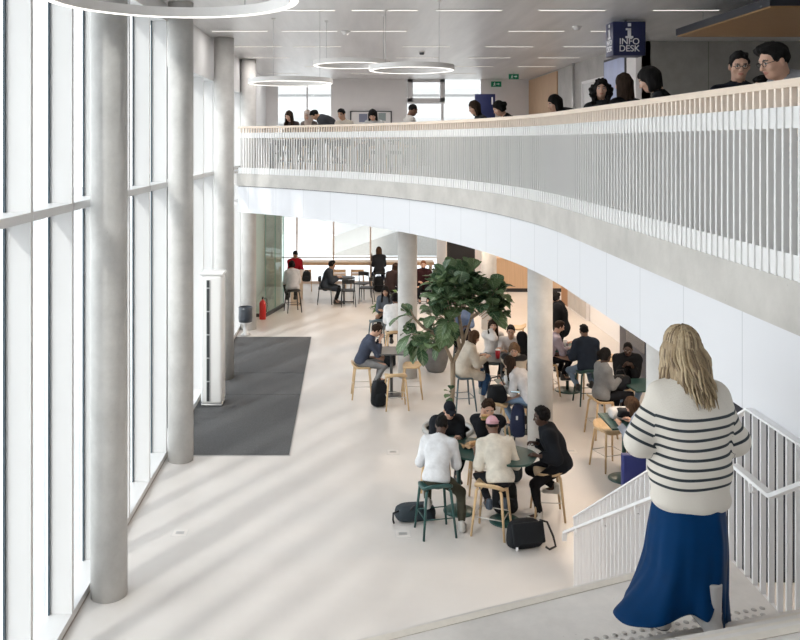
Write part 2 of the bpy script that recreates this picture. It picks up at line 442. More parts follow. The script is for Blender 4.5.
# ground floor, side wall under the balcony
struct(MB().box(6.45, 6.6, 19.7, 25.2, 0, 3.3).build('wall_right', M_white))
struct(MB().box(6.45, 6.6, -1, 13.5, 0, 3.3).build('wall_right', M_white))
struct(MB().box(6.45, 6.6, 13.5, 19.7, 0, 3.3).build('wall_right', M_wall))
struct(MB().box(6.6, 8.0, 25.0, 25.2, 0, 3.3).build('wall_right', M_woodwall))
# structural closing between levels
struct(MB().box(2.6, 10, -1.2, -1.0, 0, UP).build('wall_back', M_wall))

# warm fill lamps added under the balcony, with no fittings of their own
def area_lamp(name, loc, sx, sy, e, col=(1, 0.93, 0.84)):
    l = bpy.data.lights.new(name, 'AREA'); l.shape = 'RECTANGLE'; l.size = sx; l.size_y = sy; l.energy = e; l.color = col
    o = bpy.data.objects.new(name, l); COL.objects.link(o); o.location = loc
    return o
for (x, y) in ((4.6, 12), (4.4, 17), (3.0, 21), (5.2, 22.5), (1.0, 23.5), (4.9, 7.5), (5.0, 26.5)):
    area_lamp('added_fill_lamp', (x, y, 3.28), 1.2, 0.3, 75, (1, 0.80, 0.62))
for y in (11.5, 15.5):
    area_lamp('added_fill_lamp', (6.2, y, CEIL - 0.03), 1.2, 0.3, 10)  # weak fill lamps added at the upper ceiling, no fitting here
for y in (16.07, 18.7, 21.2, 23.7, 26.2):
    for x in (-1.9, 0.6, 3.5):
        area_lamp('strip_lamp', (x, y, CEIL - 0.03), 1.04, 0.06, 15, (1, .95, .92))
for (x, y, z, r) in ((-1.25, 6.0, 5.78, .8), (-.94, 13.9, 5.72, .6), (.06, 14.3, 6.05, .6), (.97, 13.0, 5.86, .6)):
    area_lamp('ring_lamp_light', (x, y, z), 2 * r, 2 * r, 10, (1, .96, .92))

# pale building and bank seen through the far glazing
ob = struct(MB().box(-9, 14, 44, 56, -0.05, 14).build('exterior', mat('outside_render', (0.36, 0.36, 0.36), .9)))
m_ = MB()
for i in range(9): m_.box(-9.0, 14, 43.85, 44.02, 1.2 + i * 1.5, 1.5 + i * 1.5)
struct(m_.build('exterior', mat('outside_bands', (0.30, 0.30, 0.30), .9)))
struct(MB().add([(-.8, 36, -.05), (9, 36, -.05), (9, 36, 3.4), (-.8, 43, -.05), (9, 43, -.05), (9, 43, 3.4)], [(0, 1, 2), (3, 5, 4), (0, 2, 5, 3), (0, 3, 4, 1), (1, 4, 5, 2)]).build('exterior', mat('outside_bank', (0.30, 0.29, 0.27), .9)))
# ------------------------------------------------------------------ balcony railing: white fins in front of two plates, timber rail on top
M_rail = mat('railing_white', (0.69, 0.685, 0.675), 0.45)
rail = thing('balcony_railing', 'long curving white picket railing with pale timber handrail along the upper floor edge', 'railing', (2.43, 4.5, UP))
def on_rail(o):
    """keeps the built shape where it stands while hanging it under the railing"""
    o.parent = rail; o.location = (-2.43, -4.5, -UP); return o
S0, S1 = -6.6, S_END - 0.05
on_rail(sweep(-0.02, 0.10, UP + 1.055, UP + 1.10, 'handrail', M_handrail, S0, S1))
on_rail(sweep(0.0, 0.012, UP + 0.83, UP + 0.95, 'upper_plate', M_rail, S0, S1))
on_rail(sweep(0.0, 0.012, UP + 0.0, UP + 0.14, 'lower_plate', M_rail, S0, S1))
for i in range(19):
    s = S0 + 0.3 + i * 1.03
    if s > S1: break
    mb = MB()
    a, b = edge(s, 0.052), edge(s, 0.092)
    mb.obox((a[0], a[1], UP + 0.5), (b[0], b[1], UP + 0.5), 0.03, 1.05)
    on_rail(mb.build('post', M_rail))
def picket_into(mb, s):
    a, b = edge(s, -0.010), edge(s, 0.0225)
    mb.obox((a[0], a[1], UP + 0.475), (b[0], b[1], UP + 0.475), 0.0205, 0.95)
    mb.obox((a[0], a[1], UP + 1.0025), (b[0], b[1], UP + 1.0025), 0.0205, 0.105, mi=1)
pitch = 0.0855; s = S0 + 0.04; rest = MB(); n = 0
while s < S1 - 0.02:
    if s > -5.4 and n < 100:
        mb = MB(); picket_into(mb, s); on_rail(mb.build('picket', [M_rail, M_slotwood])); n += 1
    else:
        picket_into(rest, s)
    s += pitch
rp_ = on_rail(rest.build('picket_run', [M_rail, M_slotwood])); rp_['kind'] = 'stuff'

# timber study counter behind the railing
ctr = thing('study_counter', 'long pale timber counter running just behind the upper floor railing', 'counter', (2.6, 4.5, UP))
def on_ctr(o):
    o.parent = ctr; o.location = (-2.6, -4.5, -UP); return o
on_ctr(sweep(0.13, 0.38, UP + 0.86, UP + 0.895, 'counter_top', M_handrail, S0, S1 - 1.2))
on_ctr(sweep(0.13, 0.15, UP + 0.80, UP + 0.86, 'apron', M_wood, S0, S1 - 1.2))
for i in range(10):
    s = S0 + 0.9 + i * 1.9
    if s > S1 - 1.3: break
    a = edge(s, 0.33)
    on_ctr(MB().box(a[0] - .025, a[0] + .025, a[1] - .025, a[1] + .025, UP + 0.003, UP + 0.80).build('leg', M_rail))

# ------------------------------------------------------------------ staircase: landing, flight down, first steps of the flight up
st = thing('staircase', 'pale concrete staircase with a landing going down beside the white fascia', 'staircase', (1.5, 5.0, 0))
def on_st(o):
    o.parent = st; o.location = (-1.5, -5.0, 0); return o
dE = Vector((cos(R(22.6)), sin(R(22.6)))); nE = Vector((-dE.y, dE.x))       # along the edge / down the flight
E0 = Vector((0.037, 4.514))
dF = Vector((cos(R(16)), sin(R(16)))); F0 = Vector((2.2, 4.44))
XR = 2.42
def on_line(P, d, x): t = (x - P.x) / d.x; return (x, P.y + t * d.y)
XL = -1.7
on_st(MB().prism([on_line(F0, dF, XL), on_line(F0, dF, XR), on_line(E0, dE, XR), on_line(E0, dE, XL)], LAND - 0.28, LAND).build('landing', M_conc_stair))
# nosing of the landing and a paler strip behind it
e1 = E0 - nE * 0.075; e2 = E0 - nE * 0.02
M_strip = mat('nosing_strip', (0.66, 0.61, 0.54), 0.6, var=0.05, scale=20)
on_st(MB().prism([on_line(e1, dE, XL), on_line(e1, dE, XR), on_line(e2, dE, XR), on_line(e2, dE, XL)], LAND + 0.0005, LAND + 0.004).build('nosing_strip', M_strip))
rise = LAND / 12; run = 0.262
for k in range(1, 12):
    p0 = E0 + nE * (run * (k - 1) - 0.02); p1 = E0 + nE * run * k
    z = LAND - rise * k
    on_st(MB().prism([on_line(p0, dE, XL), on_line(p0, dE, XR), on_line(p1, dE, XR), on_line(p1, dE, XL)], z - 0.20 if k < 11 else 0.003, z).build('step', M_conc_stair))
nF = Vector((dF.y, -dF.x))
for k in range(1, 4):
    p0 = F0 + nF * (0.30 * (k - 1)); p1 = F0 + nF * (0.30 * k + 0.02)
    z = LAND + 0.177 * k
    on_st(MB().prism([on_line(p1, dF, 0.9), on_line(p1, dF, XR), on_line(p0, dF, XR), on_line(p0, dF, 0.9)], z - 0.22, z).build('step', M_conc_stair))
    q0 = p0 + nF * 0.03; q1 = p0 + nF * 0.075
    on_st(MB().prism([on_line(q1, dF, 0.9), on_line(q1, dF, XR), on_line(q0, dF, XR), on_line(q0, dF, 0.9)], z + 0.0005, z + 0.004).build('nosing_strip', M_strip))
mb = MB(); M_stud = mat('stud_steel', (0.42, 0.40, 0.38), 0.35, metal=0.7)
for r in range(5):
    q = F0 - nF * (0.10 + 0.056 * r)
    for i in range(64):
        x = -1.0 + i * 0.054 + (0.027 if r % 2 else 0)
        if x > XR - 0.05: break
        p = on_line(q, dF, x)
        mb.lathe([(0.0165, 0.0), (0.015, 0.004), (0.010, 0.006), (0.0001, 0.0065)], 12, p[0], p[1], LAND)
sd = on_st(mb.build('tactile_stud_field', M_stud)); sd['kind'] = 'stuff'
# wall under the railing side of the stair
on_st(MB().box(XR - 0.02, XR + 0.03, 3.3, 5.45, LAND - 0.3, LAND - 0.01).build('stringer', M_white))

# stair railing: flat white pickets along the landing and down the flight
sr = thing('stair_railing', 'white picket stair railing with round-ended handrail following the flight down', 'railing', (2.38, 5.0, 0))
def on_sr(o):
    o.parent = sr; o.location = (-2.38, -5.0, 0); return o
M_pick = mat('stair_picket_white', (0.78, 0.78, 0.785), 0.4)
ztop = EYE - 1.63
yA, yB = 5.17, 8.70          # where the flight starts to fall, and its end
def rail_pt(y):
    if y <= yA: return (2.44, ztop)
    t = (y - yA) / (yB - yA); return (2.44 - 0.115 * t, ztop + (EYE - 3.85 - ztop) * t)
def foot_z(y):
    if y <= yA + 0.2: return LAND - 0.05
    t = (y - yA - .2) / (yB - yA - .2); return max(0.01, LAND - 0.14 - (LAND - 0.02) * t)
tp = MB()
pts = [(rail_pt(y)[0], y, rail_pt(y)[1]) for y in (3.6, yA, yB)]
tp.obox(pts[0], pts[1], 0.05, 0.012); tp.obox(pts[1], pts[2], 0.05, 0.012)
on_sr(tp.build('top_rail', M_pick))
y = 3.62
while y < yB:
    x, zt = rail_pt(y)
    on_sr(MB().box(x - 0.0165, x + 0.0165, y - 0.006, y + 0.006, foot_z(y), zt - 0.006).build('picket', M_pick))
    y += 0.0985 if y < yA else 0.1
hr = MB()
zh = EYE - 2.0
hp = [(2.385, 4.0, zh + 0.48), (2.385, 4.79, zh), (2.385, 5.24, zh)]
t2 = (EYE - 4.12 - zh) / (8.95 - 5.27)
hp += [(2.285, 8.95, EYE - 4.12), (2.285, 8.98, EYE - 4.22)]
for a, b in zip(hp[:-1], hp[1:]): hr.obox(a, b, 0.046, 0.022, (0, 0.01, 1))
hro = on_sr(hr.build('handrail', M_pick))
for (y) in (4.4, 5.05, 6.9, 7.7, 8.5):
    x, zt = rail_pt(y)
    if y < 4.82: z = zh + 0.61 * (4.82 - y)
    elif y < 5.27: z = zh
    else: z = zh + t2 * (y - 5.27)
    b = MB().tube([(x - 0.02, y, z - 0.09), (x - 0.05, y, z - 0.085), (x - 0.055, y, z - 0.02)], 0.008, 8)
    on_sr(b.build('bracket', M_pick))

# ------------------------------------------------------------------ entrance mat, heater column, bin, extinguisher, glass screen
mt = thing('entrance_mat', 'large dark grey entrance mat in joined sections beside the glass front', 'mat', (-1.82, 16.9, 0))
M_mat = mat('mat_fibre', (0.085, 0.087, 0.09), 0.95, var=0.3, scale=60, bump=0.3, bscale=200)
for a, b in ((12.97, 16.05), (16.06, 17.55), (17.56, 20.8)):
    MB().box(-0.92, 0.92, a - 16.9 + .004, b - 16.9 - .004, 0.001, 0.012).build('mat_section', M_mat, mt)
mf = MB()
for x in (-.93, .92): mf.box(x, x + .012, 12.96 - 16.9, 20.81 - 16.9, 0.0, 0.008)
mf.box(-.93, .932, 12.95 - 16.9, 12.972 - 16.9, 0, 0.008); mf.box(-.93, .932, 20.8 - 16.9, 20.815 - 16.9, 0, 0.008)
mf.build('edge_frame', M_steel, mt)

ht = thing('air_curtain', 'tall white rounded air curtain column with a dark slotted grille on the dark mat', 'air curtain', (-2.46, 15.5, 0.013))
MB().rbox(-0.2, 0.2, -0.2, 0.22, 0.04, 2.36, 0.07).build('housing', mat('heater_white', (0.85, 0.85, 0.84), 0.35), ht)
MB().rbox(-0.215, 0.215, -0.19, 0.235, 2.36, 2.41, 0.02).build('top_cap', MATS['heater_white'], ht)
MB().rbox(-0.19, 0.19, -0.19, 0.21, 0.0, 0.05, 0.015).build('plinth', M_steel, ht)
g = MB().box(-0.085, -0.03, -0.206, -0.19, 0.10, 2.28)
gr_ = g.build('grille', M_dark, ht)
sl_ = MB()
for i in range(5): sl_.box(-0.085, -0.03, -0.212, -0.204, 0.45 + i * 0.42, 0.47 + i * 0.42)
sl_.box(-0.018, -0.008, -0.206, -0.19, 0.10, 2.28)
sl_.build('grille_bar', M_steel, gr_)

bn = thing('waste_bin', 'small grey waste bin with a dark liner bag in front of the far concrete column', 'bin', (-2.53, 20.98, 0.013))
MB().lathe([(0.10, 0), (0.12, 0.02), (0.05, 0.06), (0.05, 0.25), (0.15, 0.30), (0.155, 0.62), (0.15, 0.62), (0.14, 0.32)], 24).build('body', mat('bin_white', (0.75, 0.75, 0.74), 0.4), bn)
MB().lathe([(0.163, 0.33), (0.172, 0.45), (0.165, 0.60), (0.172, 0.69), (0.15, 0.70), (0.14, 0.5), (0.0001, 0.45)], 20, sx=1.02).build('liner_bag', mat('liner_grey', (0.05, 0.06, 0.075), 0.35, bump=0.6, bscale=14), bn)

fe = thing('fire_extinguisher', 'red fire extinguisher standing at the foot of the glass screen', 'fire extinguisher', (-2.30, 22.9, 0.0))
M_red = mat('signal_red', (0.55, 0.015, 0.012), 0.3, coat=0.3)
MB().lathe([(0.085, 0.0), (0.09, 0.02), (0.09, 0.42), (0.07, 0.48), (0.03, 0.51), (0.025, 0.55)], 20).build('cylinder', M_red, fe)
MB().box(-0.02, 0.02, -0.08, 0.05, 0.55, 0.60).build('valve', M_black, fe)
MB().tube([(0.03, 0, 0.57), (0.11, 0, 0.55), (0.12, 0, 0.35), (0.105, 0, 0.2)], 0.011, 8).build('hose', M_black, fe)

gs = thing('glass_screen', 'frameless greenish glass screen with dark base channel beside the far concrete column', 'glass screen', (-2.27, 23.2, 0))
pl = [(-0.42, 0.0), (0.02, 0.0), (0.22, 0.75), (0.40, 1.45)]
for i in range(len(pl) - 1):
    a, b = pl[i], pl[i + 1]
    MB().obox((a[0], a[1], 1.55), (b[0] - (b[0] - a[0]) * .02, b[1] - (b[1] - a[1]) * .02, 1.55), 0.018, 2.9).build('glass_panel', M_greenglass, gs)
    MB().obox((b[0], b[1] - .004, 1.55), (b[0], b[1] + .012, 1.55), 0.02, 2.9).build('panel_edge', mat('glass_edge_green', (0.22, 0.42, 0.36), 0.2), gs)
ch = MB()
for i in range(len(pl) - 1): ch.obox((*pl[i], 0.045), (*pl[i + 1], 0.045), 0.05, 0.09)
ch.build('base_channel', M_dark, gs)

# ------------------------------------------------------------------ ring lamps, ceiling strips, detectors
M_glow = mat('lamp_glow', (1, 0.97, 0.92), 0.4, emit=(1, 0.95, 0.88), es=1.5)
M_lampwhite = mat('lamp_white', (0.78, 0.76, 0.74), 0.4)
def ring_lamp(x, y, z, r, label, wires, band=0.075):
    t = thing('ring_lamp', label, 'lamp', (x, y, z), 0, 'white ring lamps under the ceiling')
    MB().ring(r - 0.075, r, 0, band, 72).build('housing', M_lampwhite, t)
    MB().ring(r - 0.065, r - 0.012, -0.004, 0.0, 72).build('diffuser', M_glow, t)
    for (dx, dy) in wires:
        MB().tube([(dx * r * .95, dy * r * .95, band), (dx * r * .95, dy * r * .95, CEIL - z - 0.02)], 0.004, 6).build('wire', M_steel, t)
        MB().lathe([(0.035, 0), (0.035, 0.02)], 16, dx * r * .95, dy * r * .95, CEIL - z - 0.022).build('canopy', M_lampwhite, t)
ring_lamp(-1.25, 6.0, 5.80, 0.91, 'largest glowing white ring lamp hanging nearest the glass front columns', [(0.5, .86), (-.95, .2)])
ring_lamp(-0.94, 13.9, 5.74, 0.69, 'slim white ring lamp hanging lowest, above the far end of the railing', [(0.75, -.55), (-.5, .8)])
ring_lamp(0.06, 14.3, 6.07, 0.65, 'middle white ring lamp hung high between two others', [(0.85, -.5), (-.7, .65)])
ring_lamp(0.97, 13.0, 5.88, 0.655, 'white ring lamp in front of the grey framed upper window', [(0.6, -.75), (-.6, .75)])
tpl = None
rows = [(10.95, (4.85, 3.04)), (13.5, (-1.25, .06, 1.4, 3.04, 4.85)), (16.07, (-2.57, -1.25, .06, 3.04, 4.6)), (18.7, (-2.5, -1.2, 1.2, 3.03, 4.75)),
        (21.2, (-2.5, 1.2, 3.0, 4.75)), (23.7, (-1.2, 1.2, 3.0, 4.75)), (26.2, (-2.5, 0.1, 2.9))]
nth_ = ('first', 'second', 'third', 'fourth', 'fifth')
ord_ = ('nearest row', 'second row', 'third row', 'fourth row', 'fifth row', 'sixth row', 'last row')
for ri, (y, xs_) in enumerate(rows):
    for xi, x in enumerate(xs_):
        lab = 'recessed white strip light in the ceiling, %s, %s from the glass front' % (ord_[ri], nth_[xi])
        if tpl is None:
            tpl = thing('strip_light', lab, 'ceiling light', (x + .52, y, CEIL), 0, 'recessed ceiling strips')
            MB().box(-0.52, 0.52, -0.03, 0.03, -0.006, -0.001).build('diffuser', M_glow, tpl)
            f = MB(); f.box(-.53, .53, -.04, -.03, -.009, 0); f.box(-.53, .53, .03, .04, -.009, 0); f.box(-.53, -.52, -.03, .03, -.009, 0); f.box(.52, .53, -.03, .03, -.009, 0)
            f.build('frame', M_lampwhite, tpl)
        else:
            dup(tpl, (x + .52, y, CEIL), label=lab)
def detector(x, y, label):
    t = thing('smoke_detector', label, 'smoke detector', (x, y, CEIL), 0, 'ceiling detectors')
    MB().lathe([(0.0001, -0.075), (0.05, -0.07), (0.06, -0.03), (0.06, 0)], 16).build('head', M_dark if 'dark' in label else M_lampwhite, t)
    MB().lathe([(0.08, -0.02), (0.085, 0)], 16).build('mount', M_lampwhite, t)
detector(1.72, 19.8, 'dark round smoke detector on the ceiling above the framed window')
detector(-0.05, 16.1, 'white round detector between strips near the ring lamps')
detector(4.15, 15.4, 'white round detector near the blue hanging sign')
detector(1.5, 22.9, 'small white detector far down the ceiling by the window')

# ------------------------------------------------------------------ signs
M_navy = mat('sign_navy', (0.010, 0.016, 0.075), 0.4)
M_signw = mat('sign_white', (0.85, 0.85, 0.88), 0.5)
sg = thing('hanging_sign', 'dark blue cube sign under the ceiling with white information lettering', 'sign', (4.80, 14.5, 6.26))
MB().rbox(-0.28, 0.28, 0, 0.40, 0.0, 0.58, 0.008).build('box', M_navy, sg)
def i_glyph(mb, s):
    mb.box(-.022 * s, .022 * s, -.004, 0, .06 * s, .105 * s)
    mb.box(-.025 * s, .022 * s, -.004, 0, -.075 * s, .035 * s); mb.box(-.05 * s, 0, -.004, 0, .008 * s, .035 * s); mb.box(-.055 * s, .052 * s, -.004, 0, -.10 * s, -.072 * s)
mb = MB(); i_glyph(mb, 1.25); o = mb.build('info_symbol', M_signw, sg, (0, -0.001, 0.42))
o = text_mesh('INFO\nDESK', 0.150, 'lettering', M_signw, sg, spacing=0.8, bold=0.001); o.location = (0, -0.002, 0.175); o.rotation_euler = (R(90), 0, 0)
mb = MB(); i_glyph(mb, 1.25); o = mb.build('info_symbol', M_signw, sg, (-0.281, 0.2, 0.42), R(-90))
o = text_mesh('INFO\nDESK', 0.125, 'lettering', M_signw, sg, spacing=0.85, bold=0.002); o.location = (-0.282, 0.2, 0.175); o.rotation_euler = (R(90), 0, R(-90))
MB().tube([(0, .2, .58), (0, .2, CEIL - 6.26)], 0.02, 10).build('suspension', M_dark, sg)

tt = thing('sign_totem', 'dark blue totem with a white numeral one by the far wall', 'sign', (4.35, 27.0, UP))
MB().rbox(-0.32, 0.32, -0.05, 0.05, 0, 2.25, 0.008).build('panel', mat('totem_navy', (0.014, 0.022, 0.10), 0.45), tt)
o = text_mesh('1', 0.32, 'numeral', M_signw, tt, bold=0.006); o.location = (0.22, -0.053, 2.02); o.rotation_euler = (R(90), 0, 0)
M_green = mat('exit_green', (0.0, 0.10, 0.05), 0.5, emit=(0.0, 0.16, 0.08), es=0.25)
def exit_sign(loc, w, h, label, hang):
    t = thing('exit_sign', label, 'sign', loc, 0, 'green exit signs')
    MB().box(-w / 2, w / 2, -0.02, 0.02, 0, h).build('panel', M_green, t)
    m = MB(); m.ball((-.17 * w, -.021, h * .72), h * .09, 0, 8, (1, .2, 1))
    m.obox((-.17 * w, -.022, h * .62), (-.2 * w, -.022, h * .38), .006, h * .14, (1, 0, 0)); m.obox((-.2 * w, -.022, h * .4), (-.3 * w, -.022, h * .15), .006, h * .08, (1, 0, 0))
    m.obox((-.2 * w, -.022, h * .4), (-.1 * w, -.022, h * .15), .006, h * .08, (1, 0, 0)); m.obox((-.28 * w, -.022, h * .56), (-.06 * w, -.022, h * .5), .006, h * .07, (1, 0, 0))
    m.box(.02 * w, .2 * w, -.024, -.02, h * .45, h * .58); m.add([(.18 * w, -.023, h * .3), (.34 * w, -.023, h * .515), (.18 * w, -.023, h * .73)], [(0, 1, 2)])
    m.build('pictogram', M_signw, t)
    if hang:
        MB().tube([(0, 0, h), (0, 0, CEIL - loc[2])], .01, 6).build('rod', M_steel, t)
exit_sign((4.98, 28.56, 6.62), 0.34, 0.18, 'green exit sign fixed to the far wall over the blue totem', False)
exit_sign((5.05, 25.9, 6.80 - .12), 0.30, 0.16, 'green exit sign hanging near the wood panelled corner', True)

cv = thing('desk_canopy', 'dark edged canopy slab with a wooden underside over the info desk', 'canopy', (7.2, 12.35, 6.50))
MB().box(-1.84, 2.4, -1.55, 1.55, 0.02, 0.13).build('edge_frame', mat('canopy_navy', (0.015, 0.018, 0.028), 0.5), cv)
MB().box(-1.82, 2.38, -1.53, 1.53, 0.0, 0.02).build('soffit', mat('soffit_wood', (0.36, 0.205, 0.09), 0.5, var=0.12, scale=6, stretch=(0.6, 8, 1)), cv)
for (dx, dy) in ((-1.5, -1.3), (-1.5, 1.3), (0.4, -1.3), (0.4, 1.3)):
    MB().tube([(dx, dy, 0.13), (dx, dy, CEIL - 6.5)], 0.006, 6).build('cable', M_steel, cv)

sc_ = thing('information_screen', 'tall dark framed screen with a pale blue display on the concrete side wall', 'screen', (6.02, 19.1, 5.30))
MB().box(-0.04, 0.05, -0.78, 0.78, 0, 1.38).build('housing', M_black, sc_)
MB().box(-0.045, -0.04, -0.70, 0.74, 0.05, 1.33).build('display', mat('screen_blue', (0.10, 0.12, 0.2), 0.3, var=0.4, scale=2, emit=(0.25, 0.28, 0.42), es=0.5), sc_)

pb = thing('notice_board', 'framed notice board with coloured sheets on the far upper wall', 'notice board', (0.77, 28.53, 5.38))
MB().box(-0.68, 0.68, -0.01, 0.03, 0, 0.42).build('board', M_wall, pb)
f = MB(); f.box(-.70, .70, -.03, .02, .40, .43); f.box(-.70, -.66, -.03, .02, 0, .42); f.box(.66, .70, -.03, .02, 0, .42)
f.build('frame', M_dark, pb)
for (x0, x1, z0, z1, c) in ((-.4, -.12, .05, .33, (0.22, 0.24, 0.33)), (-.1, .2, .03, .30, (0.62, 0.55, 0.66)), (.25, .5, .1, .36, (0.3, 0.36, 0.36))):
    MB().box(x0, x1, -.016, -.011, z0, z1).build('sheet', mat('sheet%.2f' % x0, c, 0.6), pb)

# ------------------------------------------------------------------ floor outlets
fo = None
for (px, py, lab) in ((180, 533, 'square floor outlet cover in the open floor by the first column'), (393, 452, 'floor outlet cover between the tree and the glass front'),
                      (403, 534, 'floor outlet cover beside the small dark duffel bag'), (571, 451, 'floor outlet cover by the concrete column near the stair')):
    p = flr(px, py)
    if fo is None:
        fo = thing('floor_box', lab, 'floor outlet', p, 0, 'floor outlet covers')
        MB().box(-.10, .10, -.10, .10, 0.0, 0.003).build('frame', mat('outlet_frame', (0.62, 0.60, 0.58), 0.4), fo)
        MB().box(-.085, .085, -.085, .085, 0.003, 0.005).build('lid', mat('outlet_lid', (0.70, 0.67, 0.64), 0.5), fo)
        m = MB(); m.box(-.05, .05, -.035, .035, 0.005, 0.0065); m.build('slot', M_steel, fo)
    else:
        dup(fo, p, label=lab)
# ------------------------------------------------------------------ bar stools: saddle seat with a low lip, four splayed legs, foot ring
M_sgreen = mat('stool_green', (0.020, 0.075, 0.070), 0.42)
M_sblue = mat('stool_slate', (0.10, 0.145, 0.17), 0.45)
M_sblack = mat('stool_black', (0.02, 0.022, 0.025), 0.45)
M_ring = mat('foot_ring', (0.58, 0.56, 0.53), 0.4, metal=0.5)
M_tgreen = mat('table_green', (0.022, 0.068, 0.060), 0.35)
M_tgrey = mat('table_grey', (0.085, 0.09, 0.095), 0.45)
SEATH = 0.60
def make_stool(seat_m, leg_m, ring_m, label, backed=False):
    t = thing('bar_stool', label, 'stool')
    # saddle: lofted rounded rectangle, dished, with the rear lip (local -y) turned up
    n = 28; rings = []; vs = []; fs = []
    def loop(scale, zf):
        o = []
        for k in range(n):
            a = 2 * pi * k / n
            ca, sa = cos(a), sin(a)
            x = 0.20 * scale * math.copysign(abs(ca) ** 0.55, ca); y = 0.175 * scale * math.copysign(abs(sa) ** 0.55, sa)
            lip = 0.085 * max(0, (-y - 0.085) / 0.09) ** 1.4
            curl = -0.03 * max(0, (y - 0.10) / 0.075) ** 2
            o.append((x, y - (0.03 * max(0, (-y - .1) / .075)), SEATH + zf - 0.012 * (1 - (x / 0.2) ** 2) + lip + curl))
        return o
    L = [loop(0.02, 0.0), loop(0.5, 0.0), loop(0.8, 0.0), loop(0.97, 0.004), loop(1.0, -0.006), loop(0.99, -0.03), loop(0.86, -0.036), loop(0.02, -0.030)]
    for l in L: vs += l
    for i in range(len(L) - 1):
        for k in range(n): fs.append((i * n + k, i * n + (k + 1) % n, (i + 1) * n + (k + 1) % n, (i + 1) * n + k))
    fs += [tuple(range(n))[::-1], tuple((len(L) - 1) * n + k for k in range(n))]
    MB().add(vs, fs, 0, True).build('seat', seat_m, t)
    for sx in (-1, 1):
        for sy in (-1, 1):
            MB().tube([(sx * .135, sy * .12, SEATH - 0.03), (sx * .155, sy * .135, SEATH - 0.06), (sx * .205, sy * .19, 0.0)], [.017, .018, .0135], 10).build('leg', leg_m, t)
    rr = [(-.18, -.165), (.18, -.165), (.18, .165), (-.18, .165), (-.18, -.165)]
    r = MB()
    for a, b in zip(rr[:-1], rr[1:]): r.tube([(*a, 0.235), (*b, 0.235)], 0.007, 8)
    r.build('foot_ring', ring_m, t)
    return t
stool0 = make_stool(M_wood2, M_wood2, M_ring, 'x')
stool_used = [False]
def stool(x, y, rz, label, kind='oak', group='bar stools around the tables'):
    sw = {'oak': None, 'green': {M_wood2: M_sgreen, M_ring: M_sgreen}, 'slate': {M_wood2: M_sblue, M_ring: M_sblue}, 'black': {M_wood2: M_sblack, M_ring: M_sblack}}[kind]
    if not stool_used[0] and kind == 'oak':
        stool_used[0] = True
        stool0.location = (x, y, 0); stool0.rotation_euler.z = rz; stool0['label'] = label; stool0['group'] = group
        return stool0
    return dup(stool0, (x, y, 0), rz, label, group, sw)

def oval(a, b, n=48, p=0.72):
    return [(a * math.copysign(abs(cos(2 * pi * k / n)) ** p, cos(2 * pi * k / n)), b * math.copysign(abs(sin(2 * pi * k / n)) ** p, sin(2 * pi * k / n))) for k in range(n)]
def rect(a, b): return [(-a, -b), (a, -b), (a, b), (-a, b)]
def table(x, y, rz, h, poly, bases, m, label, base_r=0.2, pole_r=0.03):
    t = thing('bar_table', label, 'table', (x, y, 0), rz, 'standing height tables')
    mb = MB().prism(poly, h - 0.025, h); mb.build('table_top', m, t)
    for (bx, by) in bases:
        MB().lathe([(base_r, 0.0), (base_r, 0.012), (base_r * .93, 0.022), (pole_r, 0.026)], 36, bx, by).build('base', m, t)
        MB().tube([(bx, by, 0.02), (bx, by, h - 0.025)], pole_r, 14).build('pole', m, t)
    return t

# --- table of five students, in front
TH = 0.85
table(1.70, 10.88, R(-28), TH, oval(.70, .37, p=0.62), ((-.30, 0), (.32, 0)), M_tgreen, 'dark green oval table with five students around it')
stool(1.07, 10.42, R(0 + 12), 'dark green bar stool under the student in the pale grey sweatshirt', 'green')
stool(1.76, 10.42, R(-24), 'oak bar stool under the student in the cream shirt and pink cap', 'oak')
stool(2.56, 10.90, R(85), 'oak bar stool under the student in the black hooded jacket', 'oak')
stool(1.22, 11.75, R(175), 'oak bar stool hidden behind the capped student across the green table', 'oak')
stool(1.86, 11.66, R(175), 'oak bar stool under the curly haired student eating a sandwich', 'oak')

# --- man alone at the square table
table(0.82, 16.05, R(0), 0.85, rect(.30, .30), ((0, 0),), M_tgrey, 'square dark grey table where one young man sits alone', 0.21, 0.028)
stool(0.26, 15.95, R(-88), 'oak bar stool under the young man in the slate sweater')
stool(0.86, 15.28, R(6), 'empty oak bar stool on the near side of the square grey table')
stool(1.20, 15.98, R(88), 'empty oak bar stool between the square grey table and the column')

# --- group behind the tree
table(2.82, 15.55, R(6), 0.85, rect(.33, .33), ((0, 0),), M_tgrey, 'dark grey table with red drink cups behind the fig tree', 0.2)
stool(2.06, 15.25, R(-80), 'slate blue bar stool under the woman in the long cream cardigan', 'slate')
stool(2.80, 16.35, R(178), 'slate blue bar stool across the table with the red cups', 'slate')
stool(3.22, 15.0, R(40), 'oak bar stool under the person in the black hood', 'oak')
stool(3.82, 19.2, R(80), 'empty oak bar stool standing alone on the open floor beyond the column', 'oak')
table(2.76, 14.02, R(4), 0.80, rect(.28, .30), ((0, 0),), M_tgreen, 'small green table half hidden by the concrete column', 0.2)
stool(2.36, 13.62, R(-20), 'oak bar stool carrying a black shoulder bag', 'oak')
stool(2.88, 14.78, R(175), 'oak bar stool under the woman in the patterned sweater', 'oak')
stool(2.93, 13.60, R(50), 'dark bar stool under the long haired woman beside the concrete column', 'black')
stool(2.50, 18.5, R(170), 'slate bar stool under the bearded man behind the fig leaves', 'slate')

